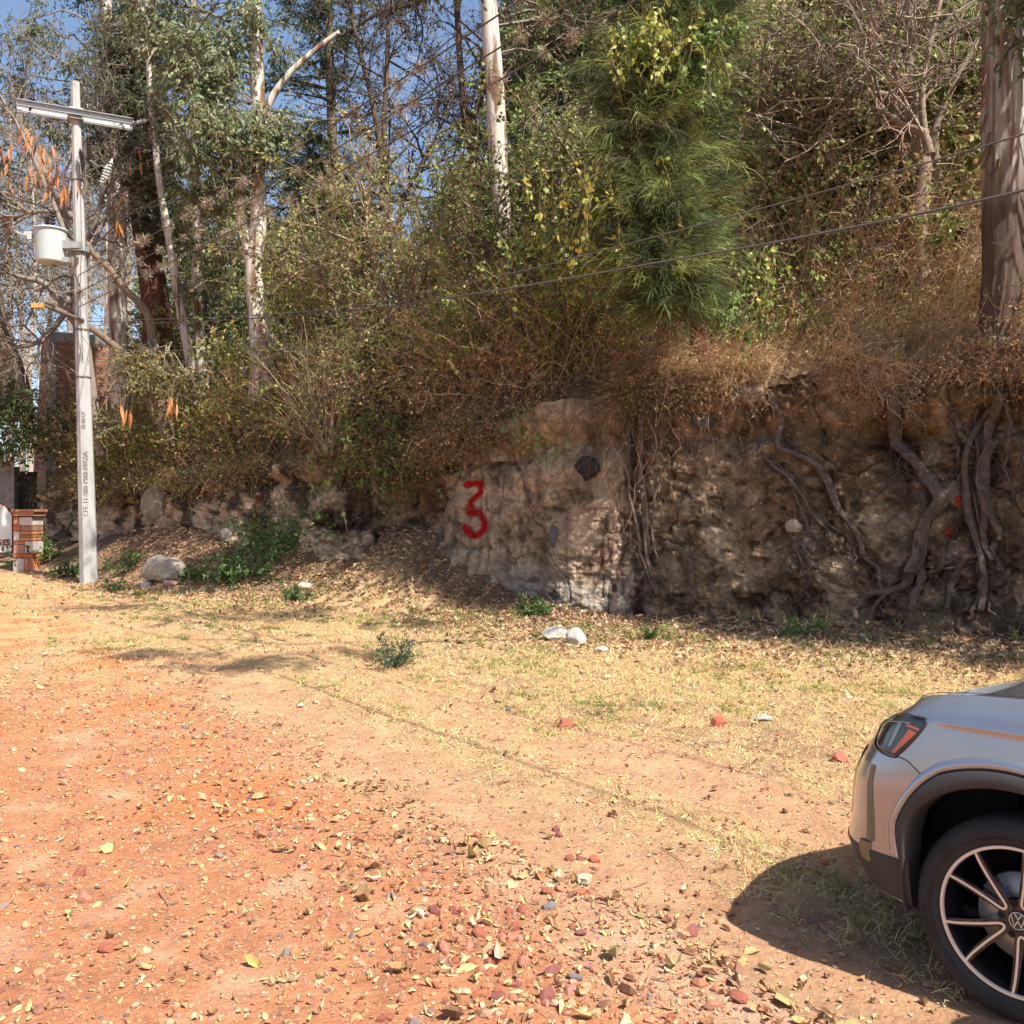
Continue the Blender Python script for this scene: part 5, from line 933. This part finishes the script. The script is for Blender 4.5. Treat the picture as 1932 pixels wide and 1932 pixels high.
# sticks
g=Geo()
xs_,ys_=spots(260,2.5,14,1.2); n_=len(xs_); P0=np.stack([xs_,ys_,np.zeros(n_)],1); P0[:,2]=Gz(P0[:,0],P0[:,1])+.008; D=rng.normal(size=(n_,3)); D[:,2]=0; PL=poly(P0,D,.08+.25*rng.random(n_)**2,5,.5,0); PL[...,2]=Gz(PL[...,0],PL[...,1])+.006+.01*rng.random(PL.shape[:2]); k_=clear(P0[:,0],P0[:,1]); tubes(g,PL[k_],np.linspace(.004,.0015,6)[None].repeat(k_.sum(),0),4,palette(int(k_.sum()),[(.20,.12,.08),(.30,.2,.13)])); o=g.obj('fallen_twigs',M['twig']); tag(o,kind='stuff')
# ---------------------------------------------------------------- parked car
M['paint']=mat('silver car paint',(.36,.375,.41),rough=.27,metal=.8,coat=.8,nscale=2.5,namt=.05)
M['clad']=mat('dark car plastic',(.045,.043,.042),rough=.55,nscale=30,namt=.12)
M['blackp']=mat('black liner',(.012,.012,.013),rough=.8)
M['tyre']=mat('tyre rubber',(.028,.026,.025),rough=.75,nscale=8,namt=.3)
M['gloss']=mat('gloss black',(.012,.013,.016),rough=.12,coat=1)
M['machined']=mat('machined alloy',(.72,.66,.58),rough=.38,metal=.45)
M['disc']=mat('brake steel',(.42,.40,.37),rough=.4,metal=.6)
M['glass']=mat('car glass',(.02,.025,.03),rough=.04,coat=1)
M['lamp']=mat('lamp lens',(.035,.035,.033),rough=.08,coat=1)
M['amber']=mat('amber reflector',(.55,.11,.02),rough=.2,coat=1)
M['chrome']=mat('lamp chrome',(.28,.28,.27),rough=.25,metal=.7)
M['vent']=mat('dusty trim',(.20,.155,.085),rough=.5,nscale=20,namt=.5,stretch=(1,1,.2))
M['redlamp']=mat('tail lamp',(.3,.01,.01),rough=.15,coat=1)
CO=np.array([2.293,3.742,0.]); CX=np.array([-.695,.719,0]); CYv=np.array([-.719,-.695,0])
car=empty('parked_car',(CO[0],CO[1],0),'silver grey crossover car with black alloy wheels parked facing the earth bank','car')
car.matrix_world=Matrix(((CX[0],CYv[0],0,0),(CX[1],CYv[1],0,0),(0,0,1,0),(0,0,0,1)))@Matrix.Rotation(R(2.0),4,'X')
car.rotation_euler=car.matrix_world.to_euler(); car.location=(CO[0],CO[1],-.0307)
def cobj(g,name,m,parent=None,smooth=True):
    o=bpy.data.objects.new(name,g.mesh(name,m,smooth)); COL.objects.link(o); o.parent=parent or car; return o
OUTL=curve([(-3.50,0),(-3.49,.35),(-3.44,.62),(-3.30,.79),(-3.0,.86),(-2.4,.885),(-1.6,.89),(-.8,.89),(-.2,.888),(.2,.884),(.36,.878),(.45,.866),(.53,.838),(.59,.795),(.645,.72),(.70,.60),(.75,.43),(.785,.22),(.797,0)],900)
al=np.concatenate([[0],np.cumsum(np.linalg.norm(np.diff(OUTL,axis=0),axis=1))]); 
ON2=nrm(np.gradient(OUTL,axis=0)); ON2=np.stack([ON2[:,1]*-1,ON2[:,0]],1)   # left normal of travel = outward(+y)
ON2[ON2[:,1]<0]*=1
def zedge(a): return np.interp(a,[-3.5,-3.2,-.5,0,.2,.35,.45,.55,.7,.8],[.98,1.02,1.075,1.060,1.050,1.033,1.016,.990,.945,.925])
def zbot(a): return np.interp(a,[-3.5,-3.0,.3,.5,.8],[.30,.24,.27,.28,.28])
def BP(w,z):
    w=np.asarray(w,float); z=np.asarray(z,float)
    ox=np.interp(w,al,OUTL[:,0]); oy=np.interp(w,al,OUTL[:,1]); nx_=np.interp(w,al,ON2[:,0]); ny_=np.interp(w,al,ON2[:,1])
    fr=np.clip((ox-.30)/.35,0,1); e=np.maximum(zedge(ox)-z,0)
    inn=.085*np.clip(1-e/.10,0,1)**2.2 + .045*np.clip(1-e/.34,0,1)**1.3
    inn=inn-.004*np.exp(-((z-.955)/.009)**2)*(ox<.32)*(ox>-3.3)*np.clip((.32-ox)/.1,0,1)
    inn=inn+np.clip((.45-z)/.20,0,2)**1.3*(.03+.09*fr)
    fwd=np.interp(z,[.2,.43,.53,.69,.755,.80,.84,.93,.98],[-.02,-.018,0,.008,.026,.046,.070,.10,.115])
    return np.stack([ox-inn*nx_-fwd*fr, oy-inn*ny_, z+0*ox],-1)
def BN(w,z):
    d=.004; a=BP(w+d,z)-BP(w-d,z); b=BP(w,z+d)-BP(w,z-d); n=nrm(np.cross(a,b)); return np.where(n[...,1:2]<-.2,-n,n)
amap_w=al; amap_a=OUTL[:,0]
def wa(a): return np.interp(a,amap_a,amap_w)   # body distance for a lengthwise position
def wreal(a,z):
    """find w so that the surface point has this a"""
    ws=np.linspace(wa(-3),al[-1],1500); 
    z=np.atleast_1d(z); a=np.atleast_1d(a); return np.array([np.interp(ai,BP(ws,zi)[:,0],ws) for ai,zi in zip(a,z)])
def grid(g,V,C=(.5,.5,.5),flip=False):
    ny,nx=V.shape[:2]; idx=np.arange(nx*ny).reshape(ny,nx); Q=np.stack([idx[:-1,:-1],idx[:-1,1:],idx[1:,1:],idx[1:,:-1]],-1).reshape(-1,4)
    if flip: Q=Q[:,::-1]
    g.add(V.reshape(-1,3),Q,None,C)
def mir(V): return V*np.array([1,-1,1])
# shell
ws=np.concatenate([np.linspace(0,wa(-3.15),40),np.linspace(wa(-3.15)+.01,wa(-2.2),60),np.linspace(wa(-2.2)+.02,wa(-.5),60),np.linspace(wa(-.5)+.01,al[-1],190)])
tr=np.concatenate([np.linspace(0,.85,60),np.linspace(.86,1,26)])
ax=np.interp(ws,al,OUTL[:,0])
WW=np.repeat(ws[:,None],len(tr),1); ZZ=zbot(ax)[:,None]+(zedge(ax)-zbot(ax))[:,None]*tr
V=BP(WW,ZZ)
idx=np.arange(V.shape[0]*V.shape[1]).reshape(V.shape[:2]); Q=np.stack([idx[:-1,:-1],idx[:-1,1:],idx[1:,1:],idx[1:,:-1]],-1).reshape(-1,4)
ctr=V.reshape(-1,3)[Q].mean(1)
def rin(p): return np.interp(p,np.radians([-30,0,18,41,59,69,95,130,180,210]),[.375,.375,.38,.441,.443,.437,.425,.43,.40,.39])
def rout(p): return np.interp(p,np.radians([-30,5,16,30,44,54,61,71,94,130,180,210]),[.385,.386,.40,.468,.494,.507,.514,.506,.492,.50,.475,.46])
def rlip(p): return np.interp(p,np.radians([0,14,30,44,53,62,72,94,130,180]),[.43,.435,.50,.518,.538,.547,.541,.530,.54,.51])
def inarch(cx): return np.hypot(ctr[:,0]-cx,ctr[:,2]-.336)<rin(np.arctan2(ctr[:,2]-.336,ctr[:,0]-cx)%(2*np.pi)-np.where(np.arctan2(ctr[:,2]-.336,ctr[:,0]-cx)%(2*np.pi)>4,2*np.pi,0))+.012
keep=~(inarch(0)|inarch(-2.68))|(ctr[:,1]<.6)
Q=Q[keep]
g=Geo(); g.add(V,Q); g.add(mir(V),Q[:,::-1])
# rolled top of the shell to bonnet: bonnet grid
edge=V[:,-1]
m=(edge[:,0]>-.45); E_=edge[m]; t=np.linspace(1,-1,41)
H=E_[:,None,:]*np.stack([np.ones(41),t,np.ones(41)],-1)
crown=-.05+0*E_[:,0]
tt=t[None,:]
H[...,2]+=crown[:,None]*(1-np.abs(tt)**2.2)+.010*np.exp(-((np.abs(tt)-.72)/.07)**2)*np.clip((.4-E_[:,0:1])/.3,0,1)
H[...,0]+=0
bon=Geo(); grid(bon,H)
# rear deck closed by greenhouse base
m2=(edge[:,0]<=-.44); E2=edge[m2]; H2=E2[:,None,:]*np.stack([np.ones(9),np.linspace(1,-1,9),np.ones(9)],-1); grid(g,H2)
body=cobj(g,'body',M['paint']); body['label']='silver grey metallic body panels'
cobj(bon,'bonnet',M['paint'])
# dark floor, plus black boxes added inside to keep light from leaking through
g=Geo(); boxg(g,(-1.35,0,.27),(3.6,1.5,.06)); boxg(g,(-1.34,0,.55),(1.75,1.66,.55)); boxg(g,(.35,0,.5),(.5,1.1,.4)); boxg(g,(-3.1,0,.55),(.5,1.3,.5)); boxg(g,(0,0,.62),(.9,.9,.5)); cobj(g,'underbody',M['blackp'],smooth=False)
def patch(cols,ztop,zbot_,off,nz=10):
    w_=np.asarray(cols); tz=np.linspace(0,1,nz); Zp=zbot_[:,None]+(ztop-zbot_)[:,None]*tz; Wp=np.repeat(w_[:,None],nz,1)
    o_=np.full(Zp.shape,off); o_[:, [0,-1]]=-.004; o_[[0,-1],:]=-.004
    return BP(Wp,Zp)+BN(Wp,Zp)*o_[...,None]
# wheel arch flares
def flare(cx,side,name='arch_flare',inner=.392,outer=.482,p0=-12,p1=200,m='clad',off=.022,top=None):
    ph=np.radians(np.linspace(p0,p1,110)); ti=np.array([0,0,.08,.25,.75,.94,1.]); of=np.array([-.10,-.01,off*.8,off,off,off*.5,-.006])
    g=Geo(); PH,TI=np.meshgrid(ph,ti,indexing='ij'); RR=rin(PH)*(1-TI)+rout(PH)*TI
    flat=1
    a=cx+RR*np.cos(PH); z=np.maximum(.336+RR*np.sin(PH)*flat,.20)
    w_=wa(np.minimum(a,.62)); 
    P=BP(w_,z); P[...,0]=a
    n=BN(w_,np.clip(z,.3,.9)); V=P+n*of[None,:,None]
    if side<0: V=mir(V)
    grid(g,V); cobj(g,name,M[m])
for cx in (0,-2.68):
    for sd_ in (1,-1):
        flare(cx,sd_)
ph=np.radians(np.linspace(17,172,90))
for side in (1,-1):
    g=Geo()   # painted lip outside the flare
    PH,TI=np.meshgrid(ph,np.array([0,.06,.4,.85,1.]),indexing='ij'); RR=(rout(PH)-.004)*(1-TI)+rlip(PH)*TI; of=np.array([-.004,.017,.020,.014,-.003])
    a=RR*np.cos(PH); z=.336+RR*np.sin(PH); w_=wa(np.minimum(a,.6)); V=BP(w_,z)+BN(w_,z)*of[None,:,None]; V[...,0]=a
    grid(g,V if side>0 else mir(V)); cobj(g,'arch_lip',M['paint'])
# arch liners
for cx in (0,-2.68):
    for s in (1,-1):
        g=Geo(); ph=np.radians(np.linspace(2,180,40)); yy=np.array([.80,.5,.49,.49]); rr=np.array([.45,.45,.45,.02])
        V=np.stack([cx+rr[None]*np.cos(ph)[:,None],np.repeat(yy[None],40,0)*s,.336+rr[None]*np.sin(ph)[:,None]],-1); grid(g,V); cobj(g,'arch_liner',M['blackp'])
# lower cladding front
cols=np.linspace(wreal(.362,.4)[0],al[-1]-.001,60)
g=Geo(); V=patch(cols,np.full(60,.452),zbot(np.interp(cols,al,OUTL[:,0]))-.0,.006,12); grid(g,V); grid(g,mir(V)); cobj(g,'lower_bumper',M['clad'])
g=Geo()
V=patch(np.linspace(wa(-2.25),wa(-.43),40),np.full(40,.42),np.full(40,.25),.012,8); grid(g,V); grid(g,mir(V)); cobj(g,'sill_cladding',M['clad'])
# mud flap / splash guard ahead of wheel
g=Geo(); boxg(g,(.372,.66,.27),(.012,.16,.05)); cobj(g,'splash_guard',M['blackp'],smooth=False)
# grille
cols=np.linspace(wreal(.60,.6)[0]+.10,al[-1]-.001,30); g=Geo(); V=patch(cols,np.full(30,.80),np.full(30,.50),.005,14); grid(g,V); grid(g,mir(V)); cobj(g,'grille',M['gloss'])
# air curtain trim
w0=wreal(.545,.6)[0]; g=Geo()
tz=np.linspace(0,1,14); zt=.478+tz*.275; wl=w0-.045+.03*tz; Vv=[]
for k,(dw,of) in enumerate(((-.016,-.004),(-.012,.008),(.012,.009),(.022,-.004))): Vv.append(BP(wl+dw*(1.15-.8*tz),zt)+BN(wl+dw*(1.15-.8*tz),zt)*of)
V=np.stack(Vv,1); VA=V
zt2=.40+tz*.07; Vv=[BP(w0-.02+dw+0*tz,zt2)+BN(w0-.02+dw+0*tz,zt2)*of for dw,of in ((-.03,-.002),(-.024,.011),(.018,.011),(.026,-.002))]; V=np.stack(Vv,1)
for m_ in (lambda v:v,mir):
    g=Geo(); grid(g,m_(VA)); grid(g,m_(V)); cobj(g,'air_vent_trim',M['vent'])
# headlights
def hl(side):
    wt=wreal(.312,.95)[0]; wb=wreal(.425,.80)[0]; we=wreal(.50,.90)[0]+.20
    cols=np.concatenate([np.linspace(wt,wb,22),np.linspace(wb,we,26)[1:]])
    ac=np.interp(cols,al,OUTL[:,0]); ze=zedge(ac)
    zt=np.minimum(.957-.0*cols,ze-.012); zt=np.minimum(zt,.958-.12*np.clip(cols-wb,0,1)); u=np.clip((cols-wt)/(wb-wt),0,1)
    zb=.945-(.945-.802)*u**.9; zb=np.where(cols>wb,.800+.10*np.clip((cols-wb)/(we-wb),0,1)**2,zb)
    zt[0]=.948; zb[0]=.944
    g=Geo(); V=patch(cols,zt,zb,.004,14); grid(g,V if side>0 else mir(V)); h=cobj(g,'headlight',M['lamp'])
    # black surround
    g=Geo(); b=np.concatenate([BP(cols,zt)+BN(cols,zt)*.004,(BP(cols,zb)+BN(cols,zb)*.004)[::-1]]); b=b if side>0 else mir(b); tubes(g,b,np.full(len(b),.0042),6); o=cobj(g,'surround',M['gloss'],h)
    def sub(pts,name,m,off):
        # quad in (a,z)
        a=np.array(pts); u_=np.linspace(0,1,8); U,Vv=np.meshgrid(u_,u_,indexing='ij')
        P=(1-U)[...,None]*((1-Vv)[...,None]*a[0]+Vv[...,None]*a[1])+U[...,None]*((1-Vv)[...,None]*a[3]+Vv[...,None]*a[2])
        w_=wreal(P[...,0].ravel(),P[...,1].ravel()).reshape(U.shape); V=BP(w_,P[...,1])+BN(w_,P[...,1])*off
        g=Geo(); grid(g,V if side>0 else mir(V)); cobj(g,name,m,h)
    sub([(.435,.817),(.423,.815),(.343,.903),(.372,.912)],'indicator_reflector',M['amber'],.0055)
    sub([(.385,.920),(.335,.912),(.333,.920),(.385,.929)],'indicator_strip',M['amber'],.0055)
    sub([(.455,.835),(.443,.832),(.402,.925),(.42,.928)],'projector',M['chrome'],.0055)
    cc=np.linspace(wreal(.36,.94)[0],we-.05,20); zt2=.936-.12*np.clip(cc-wb,0,1); g=Geo(); V=patch(cc,zt2,zt2-.010,.0065,4); grid(g,V if side>0 else mir(V)); cobj(g,'light_strip',M['chrome'],h)
hl(1); hl(-1)
# seams
def seam(pts,r=.0022):
    p=curve(pts,30); w_=wreal(p[:,0],p[:,1]); V=BP(w_,p[:,1])+BN(w_,p[:,1])*.0012
    for v_ in (V,mir(V)):
        g=Geo(); tubes(g,v_,np.full(len(V),r),5); cobj(g,'panel_seam',M['blackp'])
seam([(.425,.802),(.40,.806),(.369,.797),(.332,.772),(.305,.745)])
seam([(-.62,.30),(-.60,.6),(-.62,.9),(-.60,1.05)]); seam([(-1.55,.30),(-1.55,.7),(-1.55,1.05)])
ee=edge[(edge[:,0]>-.45)]; V=ee+np.array([0,-.012,.006]); V=V[V[:,1]>.3]; 
for v_ in (V,mir(V)):
    g=Geo(); tubes(g,v_,np.full(len(V),.0013),5); cobj(g,'panel_seam',M['blackp'])
# greenhouse
st=np.array([(-.42,.78,1.075),(-.75,.72,1.30),(-1.12,.64,1.53),(-1.45,.61,1.585),(-2.2,.60,1.59),(-2.9,.60,1.555),(-3.15,.66,1.40),(-3.34,.74,1.06)])
g=Geo(); V=[]
for a,y,z in st:
    V.append([(a,y+.0,min(z,1.06)) if z<1.1 else (a,.80,1.055),(a,.5*(y+.8),.5*(z+1.06)) if z>1.1 else (a,y,z),(a,y,z-.03),(a,y-.06,z),(a,0,z+.015)])
V=np.array(V,float); Vs=np.stack([curve(V[:,j],60) for j in range(5)],1); grid(g,Vs); grid(g,mir(Vs),flip=True); cobj(g,'roof',M['paint'])
g=Geo()
def quad(a,b,c,d,n=6,off=(0,0,0)):
    u=np.linspace(0,1,n); U,Vv=np.meshgrid(u,u,indexing='ij'); a,b,c,d=map(np.array,(a,b,c,d))
    grid(g,(1-U)[...,None]*((1-Vv)[...,None]*a+Vv[...,None]*b)+U[...,None]*((1-Vv)[...,None]*d+Vv[...,None]*c)+np.array(off))
for s in (1,-1):
    quad((-.62,.80*s,1.09),(-1.5,.815*s,1.09),(-1.5,.68*s,1.53),(-1.12,.70*s,1.48)); quad((-1.58,.815*s,1.09),(-2.7,.815*s,1.09),(-2.75,.68*s,1.5),(-1.58,.68*s,1.53))
cobj(g,'side_window',M['glass']); g=Geo(); quad((-.42,.74,1.10),(-.42,-.74,1.10),(-1.10,-.60,1.545),(-1.10,.60,1.545)); cobj(g,'windscreen',M['glass'])
g=Geo(); quad((-3.17,.6,1.42),(-3.17,-.6,1.42),(-3.36,-.68,1.10),(-3.36,.68,1.10)); cobj(g,'rear_window',M['glass'])
for s in (1,-1):
    g=Geo(); V_,T_=ico(3); P=V_*np.array([.10,.12,.085]); P[:,0]=np.where(P[:,0]<-.04,-.04,P[:,0]); g.add(P+np.array([-.78,1.0*s,1.08]),None,T_); boxg(g,(-.76,.87*s,1.04),(.06,.14,.03)); cobj(g,'side_mirror',M['paint'])
    g=Geo(); V=patch(np.linspace(wa(-3.35),wa(-3.1),10),np.full(10,.98),np.full(10,.82),.006,6); grid(g,V if s>0 else mir(V)); cobj(g,'tail_light',M['redlamp'])
# wheels
def wheel(cx,s):
    we=bpy.data.objects.new('wheel',None); COL.objects.link(we); we.parent=car; we.location=(cx,0,.336)
    if s<0: we.scale=(1,-1,1)
    g=Geo(); prof=[(.232,.66),(.30,.655),(.325,.67),(.335,.69),(.3365,.72),(.3365,.80),(.3365,.835),(.332,.855),(.320,.872),(.300,.886),(.282,.889),(.266,.884),(.258,.876),(.247,.870),(.238,.872)]
    lathe(g,prof,128,axis='y'); 
    # tread grooves cut as dark sipes standing proud shoulders
    for i in range(72):
        a=i/72*2*np.pi
        p=np.array([(r*math.cos(a+da),y,r*math.sin(a+da)) for r,y,da in ((.3372,.79,.05),(.3372,.825,.02),(.3325,.857,0),(.3205,.873,-.005))]); tubes(g,p,np.full(4,.0014),4)
    for r_ in (.272,.279,.292): 
        a=np.linspace(0,2*np.pi,100); tubes(g,np.stack([r_*np.cos(a),.8895+0*a-abs(r_-.282)*.25,r_*np.sin(a)],-1),np.full(100,.0012),4)
    for k in range(2):   # raised fins and lettering on the sidewall
        for j in range(9):
            a=2.7+k*3.1+j*.045; p=np.array([(r*math.cos(a+(r-.27)*3),.889,r*math.sin(a+(r-.27)*3)) for r in (.29,.300,.308)]); tubes(g,p,np.array([.001,.0022,.001]),4)
    cobj(g,'tyre',M['tyre'],we)
    g=Geo(); lathe(g,[(.236,.868),(.2465,.871),(.2475,.8745),(.2455,.8765),(.2375,.8760),(.2345,.868)],128,axis='y'); 
    # U shaped pairs
    for k in range(5):
        c0=R(112+72*k); hw=R(15.5)
        def pt(r,a,y): return (r*math.cos(a),y,r*math.sin(a))
        pts=[pt(.239,c0-hw-.01,.872)]+[pt(.075+.16*t_,c0-hw*(1-.25*(1-t_)) ,.872-.012*(1-t_)) for t_ in (.8,.5,.2,0)]
        pts+= [pt(.056,c0-R(9),.859),pt(.050,c0,.858),pt(.056,c0+R(9),.859)]
        pts+=[pt(.075+.16*t_,c0+hw*(1-.25*(1-t_)),.872-.012*(1-t_)) for t_ in (0,.2,.5,.8)]+[pt(.239,c0+hw+.01,.872)]
        p=curve(pts,50); T_=nrm(np.gradient(p,axis=0)); B_=nrm(np.cross(T_,np.array([0,1,0])))
        hwid=np.full(50,.0038)[:,None]
        V=np.stack([p-B_*hwid+np.array([0,-.004,0]),p-B_*hwid,p+B_*hwid,p+B_*hwid+np.array([0,-.004,0])],1); grid(g,V)
    cobj(g,'alloy_face',M['machined'],we,smooth=False)
    g=Geo(); lathe(g,[(.234,.869),(.225,.83),(.215,.75),(.215,.66)],96,axis='y')
    for k in range(5):
        c0=R(112+72*k); hw=R(15.5)
        for sg in (-1,1):
            p=np.array([(r*math.cos(a),y,r*math.sin(a)) for r,a,y in ((.245,c0+sg*hw*1.05,.866),(.16,c0+sg*hw*.9,.862),(.075,c0+sg*hw*.75,.852),(.035,c0,.85))]); p=curve(p,20); T_=nrm(np.gradient(p,axis=0)); B_=nrm(np.cross(T_,np.array([0,1,0])))
            hh=np.linspace(.010,.016,20)[:,None]; V=np.stack([p-B_*hh+np.array([0,-.035,0]),p-B_*hh,p+B_*hh,p+B_*hh+np.array([0,-.035,0]),p-B_*hh+np.array([0,-.035,0])],1); grid(g,V)
    lathe(g,[(.001,.845),(.05,.845),(.066,.842),(.072,.83),(.072,.79)],48,axis='y')
    cobj(g,'spokes',M['gloss'],we,smooth=False)
    g=Geo(); lathe(g,[(.001,.853),(.028,.853),(.031,.850),(.032,.845)],40,axis='y'); cobj(g,'hub_cap',M['gloss'],we)
    g=Geo(); a=np.linspace(0,2*np.pi,50); tubes(g,np.stack([.0275*np.cos(a),.854+0*a,.0275*np.sin(a)],-1),np.full(50,.0016),6)
    for pl in ([(-.0105,.0225),(0,.0035),(.0105,.0225)],[(-.0215,.0135),(-.0105,-.020),(0,.000),(.0105,-.020),(.0215,.0135)]):
        p=[]; 
        for A_,B_ in zip(pl[:-1],pl[1:]): tubes(g,np.array([(-A_[0],.8545,A_[1]),(-B_[0],.8545,B_[1])]),np.full(2,.0019),5)
    cobj(g,'emblem',M['machined'],we)
    for j in range(5):
        a=R(148+72*j); g=Geo(); lathe(g,[(.001,.848),(.009,.848),(.012,.846),(.012,.835)],10,axis='y',c=(.055*math.cos(a),0,.055*math.sin(a))); cobj(g,'wheel_bolt',M['blackp'],we)
    g=Geo(); lathe(g,[(.07,.80),(.145,.80),(.147,.79),(.145,.775),(.07,.775)],64,axis='y'); cobj(g,'brake_disc',M['disc'],we)
    g=Geo()
    for a in np.linspace(2.2,3.4,9): boxg(g,(.14*math.cos(a),.80,.14*math.sin(a)),(.035,.05,.05),rot=np.array([[math.cos(a),0,-math.sin(a)],[0,1,0],[math.sin(a),0,math.cos(a)]]))
    cobj(g,'caliper',M['blackp'],we,smooth=False)
for cx in (0,-2.68):
    for s in (1,-1): wheel(cx,s)
